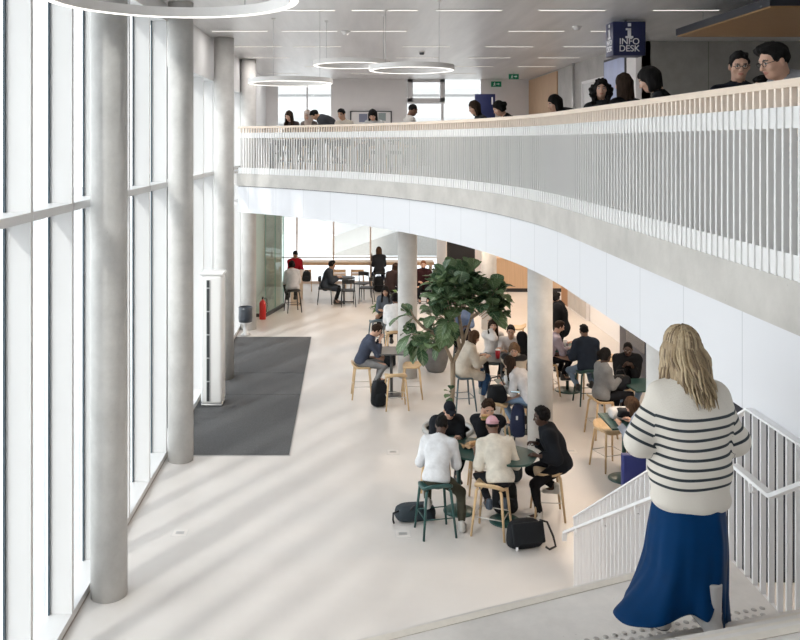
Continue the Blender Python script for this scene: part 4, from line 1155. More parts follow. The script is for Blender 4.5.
def hair_mesh(style, down, h):
    """hair in the head frame; down = the direction of gravity there"""
    f = Field((-.2, -.24, -.36), (.2, .20, .2), h); d = np.array(down, float)
    def P(p, t): return np.array(p) + d * t
    if style in ('short', 'crop', 'curly', 'afro', 'quiff', 'swept'):
        e = {'crop': .005, 'short': .008, 'quiff': .012, 'swept': .011, 'curly': .024, 'afro': .030}[style]
        f.ell((0, -.014, .034), (.076 + e, .094 + e, .089 + e), .01)
        if style in ('quiff', 'curly'): f.ell((0, .035, .108), (.06, .06, .035), .03)
        if style == 'swept': f.ell((.02, .045, .100), (.065, .055, .03), .03); f.ell((.05, .06, .075), (.03, .035, .03), .03)
        f.plane((0, .060, .070), (0, 1, -.36)); f.plane((0, -.02, -.04), (0, .60, -1))
        if style in ('short', 'quiff', 'swept'): f.ell((0, .015, .103), (.060, .070, .030), .025); f.cap((-.04, .066, .095), (.035, .070, .098), .013, .015, .02)
        f.plane((0, .0, -.062), (0, 0, -1))
        amp = {'crop': .0012, 'short': .0045, 'quiff': .006, 'swept': .006, 'curly': .008, 'afro': .006}[style]
        f.ripple(amp, (90, 80, 95) if style in ('curly', 'afro') else (120, 45, 60), 3)
    elif style in ('long', 'longfront', 'longcurly', 'bob', 'bunlow', 'headband'):
        f.ell((0, -.014, .034), (.092, .108, .106), .01)
        L = {'long': .27, 'longfront': .27, 'longcurly': .17, 'bob': .11, 'bunlow': .03, 'headband': .10}[style]
        wv = .032 if style == 'longcurly' else .022
        for (x, y) in ((-.07, -.02), (-.055, -.065), (-.02, -.088), (.02, -.088), (.055, -.065), (.07, -.02)):
            f.cap((x, y, .02), P((x * 1.15, y * 1.08, -.02), L * (1 - .5 * abs(x))), .036, .028, .03)
        if style in ('longfront', 'longcurly'):
            for s in (-1, 1): f.cap((s * .075, .03, .03), P((s * .095, .045, -.03), L * .85), wv, wv * .9, .025)
        if style == 'longcurly':
            for s in (-1, 1): f.ell((s * .10, -.01, -.03), (.05, .07, .08), .03)
        if style == 'bunlow': f.ell((0, -.125, .02), (.045, .04, .045), .02)
        # open the face
        f.ell((0, .125, -.030), (.062, .085, .105), .015, cut=True)
        f.ell((0, .09, -.16), (.07, .09, .1), .02, cut=True)
        f.ripple(.004 if style != 'longcurly' else .009, (85, 50, 12) if style != 'longcurly' else (75, 70, 80), 5)
    elif style == 'hood':      # head scarf or raised hood
        f.ell((0, -.016, .03), (.094, .112, .108), .01); f.ell((0, .0, -.06), (.085, .095, .10), .05)
        f.cap((0, -.03, -.08), P((0, -.05, -.1), .12), .09, .12, .05)
        f.ell((0, .125, -.018), (.056, .08, .088), .012, cut=True)
        f.ripple(.003, (30, 30, 40), 9)
    elif style in ('cap', 'capback'):
        f.ell((0, -.014, .036), (.086, .104, .100), .01); f.plane((0, 0, .028), (0, .18, -1))
        if style == 'cap': f.cap((-.045, .10, .052), (.045, .10, .052), .036, .036, .015, flat=((0, .25, 1), 4)); f.cap((0, .11, .05), (0, .145, .043), .05, .035, .01, flat=((0, .25, 1), 6))
        else: f.cap((-.045, -.112, .048), (.045, -.112, .048), .034, .034, .01, flat=((0, -.25, 1), 4)); f.ell((0, .10, .055), (.045, .04, .03), .01, cut=True)
        f.ell((0, -.012, .137), (.008, .008, .005), .004)
    return f.mesh()

class Person: pass
def person(label, pos, face, seat=None, group=None, skin='light', hair=('short', 'black'), top=('top', (.1, .1, .1)), low=('trousers', (.02, .022, .025)), shoe=(.03, .03, .03),
           lean=10, headp=15, heady=0, hands=None, feet=None, female=False, h=.016, scale=.92, curl=.45, hood=False, loose=0.0, beard=False, glasses=False, twist=0, coat=0.0,
           cap=None, lower=True, sleeve=1.0, topname=None, collar=None, stripe=None):
    """face: heading in degrees, 0 looks along +y (away from the viewer), 90 looks along -x"""
    S = scale; ln = R(lean); seatz = seat
    pz = (seatz + .085) if seat is not None else .93 * S
    P0 = np.array([0, 0, pz]); l1, l2 = ln * .7, ln * 1.25
    up1 = np.array([0, sin(l1), cos(l1)]); up2 = np.array([0, sin(l2), cos(l2)])
    chest = P0 + up1 * .27 * S; neck = chest + up2 * .235 * S
    shw = (.150 if female else .172) * S; tw = R(twist)
    sdir = np.array([cos(tw), sin(tw), 0])
    sh = [neck - up2 * .060 * S - sdir * shw, neck - up2 * .060 * S + sdir * shw]
    hip = [P0 + np.array([-.088 * S, .02, -.02]), P0 + np.array([.088 * S, .02, -.02])]
    hp = R(headp) ; Mh = rz_(R(heady) + tw) @ rx(-hp)
    nk_dir = np.array([0, sin(l2 * .75 + hp * .25), cos(l2 * .75 + hp * .25)])
    hc = neck + nk_dir * .075 * S + Mh @ np.array([0, .025, .105]) * S
    if hands is None: hands = [(-.12, .34, pz + .17), (.12, .34, pz + .17)]
    if feet is None: feet = [(-.11, .30, .27), (.11, .30, .27)] if seat is not None else [(-.1, 0, .0), (.1, .02, 0)]
    el = []; wr = []
    for i, s in enumerate((-1, 1)):
        e, w_ = ik(sh[i], np.array(hands[i], float), .285 * S, .25 * S, (s * .32, -.40, -1)); el.append(e); wr.append(w_)
    kn = []; an = []
    for i, s in enumerate((-1, 1)):
        fa = np.array(feet[i], float) + np.array([0, -.03, .085])
        k_, a_ = ik(hip[i], fa, .425 * S, .41 * S, (s * .25, 1, .35)); kn.append(k_); an.append(a_)
    pts = [P0, chest, neck, hc] + sh + hip + el + wr + kn + an
    lo = np.min(pts, 0) - .24; hi = np.max(pts, 0) + .24; lo[2] = max(lo[2], -.02)
    Mt1 = rx(-l1); Mt2 = rx(-l2) if tw == 0 else rz_(tw) @ rx(-l2)
    def torso(f, g, k=.05):
        f.ell(P0 + [0, -.01, 0], np.array([.160 if not female else .168, .118, .125]) * S + g, k, M=Mt1)
        f.ell(P0 + up1 * .16 * S, np.array([.135 if not female else .122, .098, .16]) * S + g, k, M=Mt1)
        f.ell(chest + up2 * .06 * S, np.array([.158 if not female else .142, .108, .165]) * S + g, k, M=Mt2)
        for q in (0, 1): f.cap(sh[q], neck - up2 * .005, .052 * S + g, .040 * S + g, k)
    def arms(f, g, upto=1.0, k=.03):
        for i in range(2):
            f.cap(sh[i], el[i], (.050 if not female else .043) * S + g, (.040 if not female else .034) * S + g, k)
            f.cap(el[i], el[i] + (wr[i] - el[i]) * upto, (.039 if not female else .033) * S + g, (.027 if not female else .024) * S + g * .7, .02)
    def legs(f, g, upto=1.0, k=.035):
        for i in range(2):
            f.cap(hip[i], kn[i], .080 * S + g, .054 * S + g, k)
            f.cap(kn[i], kn[i] + (an[i] - kn[i]) * upto, .052 * S + g, .036 * S + g * .9, .02)
    # ---- body
    f = Field(lo, hi, h); torso(f, -.004); arms(f, -.003, 1.0); legs(f, -.004)
    f.cap(neck - up2 * .05, neck + nk_dir * .075 * S, .062 * S, .050 * S, .03)
    for i in range(2): f.cap(an[i] + [0, .0, -.02], an[i] + [0, .13, -.055], .034, .028, .02)
    V, Q = f.mesh(); allV = [V]; allQ = [Q]; allM = [np.zeros(len(Q), int)]; off = len(V)
    hv, hq, hm = head_mesh(min(h * .6, .008), female)
    allV.append((hv * S) @ Mh.T + hc); allQ.append(hq + off); allM.append(hm); off += len(hv)
    for i, s in enumerate((-1, 1)):
        gv, gq = hand_mesh(curl)
        yv = wr[i] - el[i]; yv /= np.linalg.norm(yv)
        yv = yv + np.array([-s * .25, .1, 0]); yv /= np.linalg.norm(yv)
        xv = np.array([-s * 1.0, 0, .25]); xv = xv - yv * (xv @ yv); xv /= np.linalg.norm(xv)   # thumbs point inwards
        zv = np.cross(xv, yv)
        if zv[2] < 0: zv = -zv; 
        M = np.stack([xv, yv, zv], 1)
        g = (gv * .95 * S) @ M.T + wr[i]
        q = gq if np.linalg.det(M) > 0 else gq[:, ::-1]
        allV.append(g); allQ.append(q + off); allM.append(np.zeros(len(q), int)); off += len(gv)
    body = np_mesh('person', np.concatenate(allV), np.concatenate(allQ), skin_mats(skin), np.concatenate(allM))
    body.location = pos; body.rotation_euler.z = R(face)
    tag(body, label, 'person', group)
    # ---- top
    if top is None:
        r = Person(); r.o = body; r.hc = hc; r.wr = wr; r.neck = neck; r.P0 = P0; r.Mh = Mh; r.el = el; r.sh = sh; r.an = an; r.kn = kn; r.hip = hip
        return r
    g0 = .016 + loose; nm = topname or top[0]
    f = Field(lo, hi, h); torso(f, g0); arms(f, g0, sleeve)
    f.cap(neck - up2 * .03, neck + nk_dir * .02, .060 * S + .010, .052 * S + .008, .025)
    if hood: f.ell(neck - up2 * .01 + np.array([0, -.085, .015]), np.array([.105, .05, .075]), .04, M=Mt2); f.cap(neck + [-.07, .02, .005], neck + [.07, .02, .005], .03, .03, .03)
    f.ripple(.0045, (28, 26, 24), hash(label) % 97)
    f.plane(P0 + up1 * (-.06 - coat), -up1)
    f.cap(neck + nk_dir * .02, neck + nk_dir * .14, .052 * S, .060 * S, .006, cut=True)
    if coat:
        for i in range(2): f.cap(hip[i], hip[i] + (kn[i] - hip[i]) * .75, .10, .085, .03)
    for i in range(2):
        dv = wr[i] - el[i]; dv /= np.linalg.norm(dv)
        e_ = el[i] + (wr[i] - el[i]) * sleeve
        f.cap(e_ + dv * .004, e_ + dv * .05, .045 + loose * .5, .05, .003, cut=True)
    V, Q = f.mesh()
    tm = top[1] if not isinstance(top[1], tuple) else cloth(nm + '_%.3f_%.3f_%.3f' % top[1], top[1])
    o = np_mesh(nm, V, Q, tm, None, body)
    if stripe is not None:
        a_ = o.data.attributes.new('along', 'FLOAT', 'POINT'); a_.data.foreach_set('value', ((V - P0) @ up1).astype(np.float32))
    # ---- trousers, shoes
    if lower:
        f = Field(lo, np.array([hi[0], hi[1], pz + .3]), h)
        f.ell(P0 + [0, -.01, -.01], np.array([.166 if not female else .174, .124, .125]) * S + .006, .04, M=Mt1); legs(f, .014, .97)
        f.plane(P0 + up1 * .08, up1); f.ripple(.004, (24, 24, 26), 11 + hash(label) % 31)
        for i in range(2):
            dv = an[i] - kn[i]; dv /= np.linalg.norm(dv); f.cap(an[i] - dv * .012, an[i] + dv * .06, .05, .05, .003, cut=True)
        V, Q = f.mesh()
        np_mesh(low[0], V, Q, cloth(low[0] + '_%.3f_%.3f_%.3f' % low[1], low[1]), None, body)
        for i in range(2):
            c = an[i] + np.array([0, .045, -.05]); f = Field(c - [.07, .19, .07], c + [.07, .19, .13], .011)
            f.cap(c + [0, -.05, -.005], c + [0, .10, -.015], .040, .036, .02, flat=((0, 0, 1), 1.0)); f.cap(an[i] + [0, -.005, .02], c + [0, -.04, 0], .040, .042, .02)
            f.plane((0, 0, c[2] - .034), (0, 0, -1)); V, Q = f.mesh()
            C = V[Q].mean(1)[:, 2]
            np_mesh('shoe', V, Q, [mat('shoe_%.2f_%.2f' % shoe[:2], shoe, .5), mat('shoe_sole', (.5, .49, .47), .6)], (C < c[2] - .018).astype(int), body)
    # ---- hair and headwear
    dn = Mh.T @ np.array([0, -.05, -1.0])
    def head_child(name, style, m):
        V, Q = hair_mesh(style, dn, max(.0075, h * .55)); o = np_mesh(name, (V * S) @ Mh.T + hc, Q, m, None, body); return o
    if hair: head_child('hair' if hair[0] != 'hood' else 'headscarf', hair[0], hair_mat(hair[1]) if isinstance(hair[1], str) else cloth('scarf_%.3f_%.3f' % hair[1][:2], hair[1]))
    if cap: head_child('cap', cap[0], cloth('cap_%.3f_%.3f' % cap[1][:2], cap[1]))
    if beard:
        f = Field((-.1, 0, -.15), (.1, .13, .02), .008); f.ell((0, .052, -.082), (.060, .048, .048), .01); f.ell((0, .082, -.060), (.026, .022, .010), .006, cut=True); f.ell((0, .09, -.02), (.05, .05, .03), .01, cut=True)
        V, Q = f.mesh(); np_mesh('beard', (V * S) @ Mh.T + hc, Q, hair_mat('black'), None, body)
    if glasses:
        mb = MB()
        for s in (-1, 1):
            ring = [np.array([s * .031 + .021 * cos(2 * pi * k / 14), .098, .004 + .017 * sin(2 * pi * k / 14)]) for k in range(15)]
            mb.tube([hc + Mh @ (p * S) for p in ring], .0022, 6, caps=False)
            mb.tube([hc + Mh @ (np.array(p) * S) for p in ((s * .052, .098, .008), (s * .078, .06, .010), (s * .080, -.01, .006))], .0022, 6)
        mb.tube([hc + Mh @ (np.array(p) * S) for p in ((-.011, .1, .008), (.011, .1, .008))], .0022, 6)
        mb.build('glasses', M_black, body)
    r = Person(); r.o = body; r.hc = hc; r.wr = wr; r.neck = neck; r.P0 = P0; r.Mh = Mh; r.up1 = up1; r.el = el
    W = Matrix.Translation(Vector(pos)) @ Matrix.Rotation(R(face), 4, 'Z')
    r.world = lambda p: W @ Vector([float(c) for c in p])
    return r
import time as _t
_t0 = _t.time()
SH = SEATH - .005
BLK = (.011, .012, .015); CHAR = (.03, .032, .036); NAVY = (.012, .018, .034); DEN = (.045, .085, .165); LDEN = (.19, .27, .38)
# --- the five students at the green table
person('student in pale grey sweatshirt and olive trousers seen from behind on the green stool', (1.08, 10.42, 0), -18, SH, skin='dark', hair=('short', 'black'),
       top=('sweatshirt', (.60, .61, .63)), low=('trousers', (.060, .058, .042)), shoe=(.45, .44, .42), lean=32, headp=24, heady=0, hands=[(-.2, .36, .89), (.14, .42, .89)], loose=.012,
       feet=[(-.13, .12, .24), (.30, .14, .0)], h=.013)
person('student in cream shirt and pink cap seen from behind on an oak stool', (1.86, 10.40, 0), 6, SH, skin='brown', hair=('crop', 'black'), cap=('capback', (.56, .33, .38)),
       top=('shirt', (.66, .62, .54)), low=('trousers', (.02, .022, .026)), shoe=(.05, .07, .10), lean=34, headp=24, hands=[(-.22, .34, .88), (.22, .34, .88)], loose=.014, sleeve=.42, feet=[(-.1, .16, .24), (.1, .16, .24)], h=.013)
person('student in black hooded jacket with afro hair in profile at the table end', (2.71, 10.88, 0), 84, SH, skin='dark', hair=('afro', 'black'), top=('hooded_jacket', (.013, .015, .019)), low=('trousers', (.012, .012, .014)),
       shoe=(.5, .48, .44), lean=23, headp=8, heady=8, hands=[(-.28, .30, .86), (.10, .30, .89)], hood=True, loose=.032, feet=[(-.16, .30, .0), (.12, .06, .24)], h=.013)
person('student in black hoodie and black cap leaning on the green table opposite', (1.30, 11.60, 0), 190, SH, skin='light', hair=('crop', 'black'), cap=('cap', (.012, .014, .02)), top=('hoodie', (.014, .016, .020)),
       low=('trousers', BLK), lean=30, headp=22, heady=-6, hands=[(-.10, .40, .89), (.14, .40, .89)], hood=True, loose=.02, h=.013)
pr = person('student with brown curly hair and black sweater eating a sandwich', (1.92, 11.60, 0), 168, SH, skin='pale', hair=('curly', 'darkbrown'), top=('sweater', (.013, .014, .018)), low=('trousers', BLK),
       lean=29, headp=14, heady=14, hands=[(-.02, .36, 1.17), (.07, .36, 1.17)], loose=.014, h=.013, curl=.7)
p = pr.world((pr.wr[0] + pr.wr[1]) / 2 + np.array([0, .085, .0]))
sw = thing('sandwich', 'half eaten sandwich in the hands of the curly haired student', 'food', p)
MB().rbox(-.055, .055, -.03, .03, -.035, -.008, .012).build('bread', mat('bread', (.50, .30, .14), .8, var=.2, scale=60), sw); MB().rbox(-.055, .055, -.03, .03, .008, .035, .012).build('bread', MATS['bread'], sw)
MB().rbox(-.05, .05, -.028, .028, -.009, .009, .004).build('filling', mat('lettuce', (.25, .3, .08), .7, var=.3, scale=60), sw)

# --- the young man alone
person('young man in slate sweater and grey trousers sitting alone at the square table', (0.26, 15.95, 0), -86, SH, skin='light', hair=('swept', 'darkbrown'), top=('sweater', (.055, .065, .095)), low=('trousers', (.20, .20, .205)),
       shoe=(.02, .022, .03), lean=24, headp=26, hands=[(-.06, .34, 1.07), (.10, .33, 1.05)], feet=[(-.1, .34, .24), (.12, .26, .20)], loose=.012, glasses=True, h=.014)

# --- group behind the tree
person('woman in long cream cardigan and blue jeans on the slate stool', (2.06, 15.25, 0), -76, SH, female=True, skin='light', hair=('bob', 'brown'), top=('cardigan', (.58, .52, .44)), low=('jeans', (.035, .075, .15)), shoe=(.5, .48, .46),
       lean=18, headp=22, hands=[(-.1, .40, .91), (.12, .40, .92)], loose=.03, coat=.22, feet=[(-.1, .42, .2), (.12, .36, .12)])
person('woman with long dark hair and white sleeves resting her chin on her hand', (2.78, 16.4, 0), 176, SH, female=True, skin='light', hair=('longfront', 'darkbrown'), top=('blouse', (.62, .60, .58)), low=('trousers', BLK),
       lean=14, headp=12, hands=[(-.12, .36, .89), (.06, .19, 1.25)], loose=.012)
person('person in white top behind the red cups with short dark hair', (3.12, 16.25, 0), 168, SH, skin='tan', hair=('short', 'black'), top=('top', (.5, .47, .46)), low=('trousers', BLK), lean=30, headp=14, hands=[(-.15,.42,.88),(.15,.42,.88)])
person('person in black coat and black head covering seen from behind by the red cups', (3.20, 15.0, 0), 40, SH, female=True, skin='tan', hair=('hood', (.010, .010, .012)), top=('coat', (.010, .011, .013)), low=('trousers', BLK), lean=14, headp=12, loose=.03, coat=.1)
M_pat = attr_bands('patterned_knit', (.52, .45, .36), (.018, .018, .02), 'along', .21, .085, soft=.2, rough=.9, bump=.3, offset=.06)
person('woman in cream and black patterned sweater and light jeans facing the small green table', (2.88, 14.78, 0), 172, SH, female=True, skin='light', hair=('bunlow', 'lightbrown'), top=('sweater', M_pat), low=('jeans', LDEN), lean=26, headp=20, heady=-6,
       hands=[(-.02, .46, .88), (-.18, .42, .90)], loose=.02, stripe=True, feet=[(-.1, .3, .24), (.36, .25, .24)])
person('woman with long dark hair in white top and light jeans half behind the column', (2.92, 13.60, 0), 50, SH, female=True, skin='light', hair=('long', 'darkbrown'), top=('top', (.62, .60, .60)), low=('jeans', LDEN), lean=36, headp=34, hands=[(-.1, .42, .84), (.16, .36, .86)], loose=.012,
       feet=[(-.12, .28, .2), (.12, .2, .2)])
person('man with black beard in light blue shirt half hidden by the fig leaves', (2.50, 18.5, 0), 168, SH, skin='dark', hair=('crop', 'black'), beard=True, top=('shirt', (.17, .23, .36)), low=('trousers', BLK), lean=10, headp=6, loose=.014)

# --- right of the column, under the balcony
person('standing person in long black coat with dark tied hair', (4.45, 17.75, 0), 70, None, female=True, skin='light', hair=('bunlow', 'black'), top=('coat', (.010, .011, .013)), low=('trousers', BLK), lean=8, headp=28, hands=[(-.16, .36, 1.15), (.1, .36, 1.15)], loose=.05, coat=.42, scale=.96)
person('bearded man in lilac shirt leaning over the green table', (3.78, 16.15, 0), -84, SH, skin='light', hair=('short', 'darkbrown'), beard=True, top=('shirt', (.36, .31, .36)), low=('trousers', BLK), lean=22, headp=16, hands=[(-.05, .46, .95), (.12, .44, .90)], loose=.014)
person('man in navy jacket and jeans seen from behind on the dark green stool', (4.38, 15.55, 0), 8, SH, skin='brown', hair=('short', 'black'), top=('jacket', (.022, .030, .045)), low=('jeans', (.16, .22, .30)), lean=12, headp=14, loose=.03, hands=[(-.2, .34, .89), (.2, .34, .89)], feet=[(-.14, .1, .2), (.12, .12, .24)])
person('woman in grey jacket in profile with a black bag on her lap', (4.14, 13.85, 0), -80, SH, female=True, skin='dark', hair=('bunlow', 'black'), top=('jacket', (.20, .205, .21)), low=('trousers', BLK), lean=3, headp=6, loose=.02, hands=[(-.06, .26, .88), (.08, .28, .94)])
b_ = thing('shoulder_bag', 'black handbag lying on the lap of the woman in grey', 'bag', (4.45, 13.88, .74), R(15), 'bags'); bag_mesh(.34, .16, .24, 77, .06).build('body', M_bag, b_); MB().tube([(-.1, 0, .22), (-.06, .01, .32), (.06, .01, .32), (.1, 0, .22)], .009, 8).build('strap', M_black, b_)
pm_ = person('man in black shirt eating at the green table by the white fascia', (4.80, 14.7, 0), 174, SH, skin='dark', hair=('crop', 'black'), top=('shirt', (.010, .011, .013)), low=('jeans', LDEN), lean=22, headp=16, heady=-16, loose=.03, hands=[(-.02, .40, 1.02), (.10, .40, 1.03)], curl=.7)
pb_ = person('person in pale blue-grey sweater resting on the table, brown hair down', (4.18, 11.42, 0), 34, SH, female=True, skin='light', hair=('bob', 'brown'), top=('sweater', (.33, .36, .42)), low=('trousers', BLK), shoe=(.2, .03, .08), lean=42, headp=38, heady=12, loose=.022, hands=[(-.16, .52, .88), (.1, .5, .88)])

# --- far ground floor
person('person in dark grey coat with curly hair at the small black cafe table', (-.66, 25.1, 0), -86, .45, skin='tan', hair=('curly', 'black'), top=('coat', (.040, .048, .062)), low=('trousers', BLK), lean=16, headp=14, loose=.03, coat=.1, hands=[(-.1, .38, .77), (.1, .38, .77)], feet=[(-.1, .36, 0), (.12, .3, 0)], h=.02)
person('woman with long brown hair in dark clothes standing at the window counter', (1.0, 27.1, 0), 5, SH, female=True, skin='light', hair=('long', 'brown'), top=('jacket', (.026, .028, .034)), low=('trousers', NAVY), lean=10, headp=10, loose=.02, h=.02, feet=[(-.1, .2, .1), (.1, .2, .1)])
person('woman with long reddish brown hair in dark top bending left of the column', (1.15, 23.6, 0), -40, .62, female=True, skin='light', hair=('longfront', 'darkbrown'), top=('sweater', (.028, .018, .018)), low=('trousers', BLK), lean=26, headp=26, loose=.02, h=.02)
person('girl with long black hair facing the viewer beyond the white shirted person', (.92, 20.2, 0), 170, SH, female=True, skin='tan', hair=('longfront', 'black'), top=('jacket', (.09, .105, .125)), low=('trousers', BLK), lean=20, headp=14, loose=.02, h=.018)
person('person in white shirt seen from behind beside the far column', (1.02, 18.7, 0), -12, SH, skin='brown', hair=('afro', 'black'), top=('shirt', (.72, .72, .72)), low=('trousers', BLK), lean=14, headp=12, loose=.03, h=.018)
person('person with auburn hair and dark top above the fig tree crown', (2.12, 24.0, 0), 178, .62, skin='light', hair=('short', 'auburn'), beard=True, top=('jacket', (.03, .012, .014)), low=('trousers', BLK), lean=10, headp=8, loose=.02, h=.02)
person('person in pale jacket with tied dark hair near the glass screen', (-1.56, 23.95, 0), 12, SH, female=True, skin='light', hair=('bunlow', 'black'), top=('jacket', (.50, .51, .54)), low=('trousers', CHAR), lean=14, headp=8, loose=.03, h=.02)
person('man in dark cap and red jacket by the glass screen', (-1.66, 26.3, 0), 200, SH, skin='tan', hair=('crop', 'black'), cap=('cap', (.02, .02, .022)), top=('jacket', (.30, .012, .022)), low=('trousers', BLK), lean=8, headp=8, loose=.02, h=.02)
backpack(-1.18, 24.2, .80, R(0), 'small black bag hanging beside the person in the pale jacket', .24, .16, .30)

# --- along the balcony counter
def up(label, x, y, face, **k):
    k.setdefault('h', .016); dz = k.pop('dz', 0); c_ = dup(stool0, (x, y, UP), R(face), 'high oak chair under the ' + ' '.join(label.split()[:9]), 'high chairs along the balcony counter'); c_.scale.z = 1.13 + dz / .6
    return person(label, (x, y, UP), face, .665 + dz, **k)
up('girl with long dark hair looking down at the far counter end', -1.26, 19.8, 150, female=True, skin='light', hair=('longfront', 'darkbrown'), top=('sweater', (.05, .04, .04)), lean=16, headp=24)
up('woman in beige headscarf at the far counter', -.86, 19.6, 160, female=True, skin='light', hair=('hood', (.42, .35, .31)), top=('coat', (.12, .10, .09)), lean=14, headp=20)
up('person in dark grey jacket bent right over the counter', -.28, 18.85, 96, dz=.16, skin='tan', hair=('short', 'black'), top=('jacket', (.045, .048, .056)), lean=44, headp=50, loose=.05, hood=True)
up('man with black hair in pale shirt reading at the far counter', -.02, 18.35, 150, skin='tan', hair=('short', 'black'), top=('shirt', (.50, .46, .40)), lean=20, headp=22)
up('person with straight black hair bowed over the counter below the notice board', .58, 17.6, 165, female=True, skin='light', hair=('bob', 'black'), top=('sweater', (.55, .55, .55)), lean=24, headp=42)
up('man with cropped dark hair in profile against the bright window', 1.14, 16.5, -75, skin='brown', hair=('crop', 'black'), top=('shirt', (.50, .48, .46)), lean=8, headp=18)
up('woman with brown hair and fringe in front of the blue totem', 2.40, 14.55, 100, female=True, skin='light', hair=('bob', 'darkbrown'), top=('sweater', (.03, .03, .032)), lean=22, headp=20)
up('woman with dark tied back hair and black top bending over the counter', 2.72, 13.55, 105, female=True, skin='light', hair=('bunlow', 'black'), top=('sweater', BLK), lean=32, headp=28)
up('woman with long dark hair in black jacket leaning low over the counter', 3.26, 11.75, 100, dz=.08, female=True, skin='light', hair=('long', 'black'), top=('jacket', BLK), lean=48, headp=18, loose=.02)
up('woman with curly dark hair looking towards the viewer', 3.02, 10.15, 165, female=True, skin='light', hair=('longcurly', 'black'), top=('sweater', CHAR), lean=8, headp=2)
up('woman with long straight dark hair seen from behind beside the curly haired woman', 3.02, 9.15, 20, female=True, skin='light', hair=('long', 'darkbrown'), top=('jacket', BLK), lean=6, headp=6)
up('person in black hair covering with a headband resting on the counter', 3.0, 7.75, 60, female=True, skin='light', hair=('headband', 'black'), top=('jacket', (.014, .015, .018)), lean=20, headp=26)
up('man with black hair and glasses in dark top facing the stairs', 3.22, 7.05, 172, skin='light', hair=('short', 'black'), glasses=True, top=('sweater', (.012, .014, .022)), lean=6, headp=10, heady=-6, h=.013)
up('person with black hair behind the man in glasses', 3.98, 8.0, 100, dz=-.12, skin='tan', hair=('short', 'black'), top=('jacket', BLK), lean=4, headp=10)
up('man in grey shirt with glasses leaning over his work at the counter', 3.17, 5.52, 98, dz=.09, skin='light', hair=('swept', 'black'), glasses=True, top=('shirt', (.20, .20, .215)), lean=50, headp=18, heady=0, loose=.015, h=.012)
print('PEOPLE', round(_t.time() - _t0, 1))
# ------------------------------------------------------------------ woman on the landing, walking down, seen from behind
WP = (1.775, 4.42, LAND + .05)
wo = person('woman with shoulder-length blond hair in striped cream sweater and blue skirt walking down the stairs', WP, 4, None, female=True, skin='light', hair=None, top=None, lean=4, headp=14, heady=6,
            scale=.935, hands=[(-.15, .26, .96), (.15, .26, .96)], feet=[(-.09, .17, -.05), (.040, -.13, .128)], h=.010, curl=.6)
WB = wo.o
# hair: scalp shell and many tapering locks falling to the shoulders
hm = [mat('blond_%d' % i, c, .5, var=.25, scale=30, stretch=(3, 3, .4), bump=.3, bscale=80, spec=.4) for i, c in enumerate(((.27, .195, .11), (.39, .30, .185), (.15, .10, .055)))]
f = Field((-.22, -.25, -.40), (.22, .2, .2), .009)
f.ell((0, -.014, .034), (.083, .104, .100), .01)
for (x, y) in ((-.075, -.01), (-.06, -.06), (-.02, -.085), (.02, -.085), (.06, -.06), (.075, -.01)):
    f.cap((x, y, .02), (x * 1.12, y * 1.1 - .115, -.25 + .45 * abs(x)), .036, .026, .03)
f.ell((0, .14, -.02), (.06, .09, .10), .015, cut=True)
f.ripple(.003, (95, 60, 10), 5)
V, Q = f.mesh(); hV = (V * .935) @ rz_(R(6)).T + wo.hc
rn = random.Random(4); lv = [hV]; lq = [Q]; lm = [np.zeros(len(Q), int)]; off = len(hV)
for i in range(340):
    phi = R(rn.uniform(-70, 250)) ; el0 = R(rn.uniform(20, 84)); j = rn.uniform(.98, 1.07); wv = rn.uniform(-1, 1); L = rn.uniform(.17, .285)
    pts = []
    for k in range(5):
        e = el0 * (1 - k / 4); pts.append((.084 * j * cos(e) * cos(phi), -.014 - .106 * j * cos(e) * sin(phi), .034 + .101 * j * sin(e)))
    for k in range(1, 7):
        t = k / 6; sp = 1 + .42 * sin(t * 2.5) * (.8 + .3 * wv) - .16 * t
        pts.append((.084 * j * cos(phi + .10 * wv * t) * sp + .020 * wv * sin(5 * t), -.014 - .106 * j * sin(phi + .10 * wv * t) - .165 * t * max(0, sin(phi)) + .006 * sin(7 * t + i), .034 - L * t - .02 * t))
    mb = MB().tube([np.array(p) * .935 @ rz_(R(6)).T + wo.hc for p in pts], [.004, .007, .008, .008, .008, .0085, .0085, .008, .007, .0055, .002], 6)
    v = np.array(mb.v); q = np.array([ff for ff in mb.f if len(ff) == 4]); lv.append(v); lq.append(q + off); lm.append(np.full(len(q), rn.choice((0, 0, 1, 1, 2)))); off += len(v)
np_mesh('hair', np.concatenate(lv), np.concatenate(lq), hm, np.concatenate(lm), WB)
# sweater: boxy knit, wide sleeves gathered at the wrist
M_knit = attr_bands('striped_knit', (.60, .56, .50), (.022, .030, .036), 'along', .0497, .0150, soft=.18, rough=.95, bump=.25)
P0 = wo.P0; sh = wo.sh; el = wo.el; wr = wo.wr; nk = wo.neck
for i, s in enumerate((-1, 1)): el[i] = el[i] + np.array([s * .055, -.01, .01])
def fields(which):
    f = Field((-.45, -.32, .62), (.45, .45, 1.45), .0095)
    if which in ('all', 'torso'):
        f.ell((0, -.01, 1.13), (.205, .150, .25), .06); f.ell((0, -.005, .90), (.215, .158, .20), .08)
        for i in range(2): f.cap(sh[i] + [0, -.005, -.005], nk - [0, 0, .015], .062, .058, .05)
        f.ell((0, -.01, .75), (.205, .150, .085), .05)
    if which in ('all', 'arms'):
        for i in range(2):
            f.cap(sh[i] + [0, 0, -.02], el[i], .072, .078, .045); f.cap(el[i], el[i] + (wr[i] - el[i]) * .55, .078, .074, .03); f.cap(el[i] + (wr[i] - el[i]) * .55, wr[i], .066, .036, .04)
    return f
f = fields('all'); ft = fields('torso'); fa = fields('arms')
f.ripple(.0045, (20, 18, 22), 12)
f.plane((0, 0, .71), (0, .0, -1)); f.cap(nk + [0, 0, .02], nk + [0, .02, .2], .056, .07, .008, cut=True)
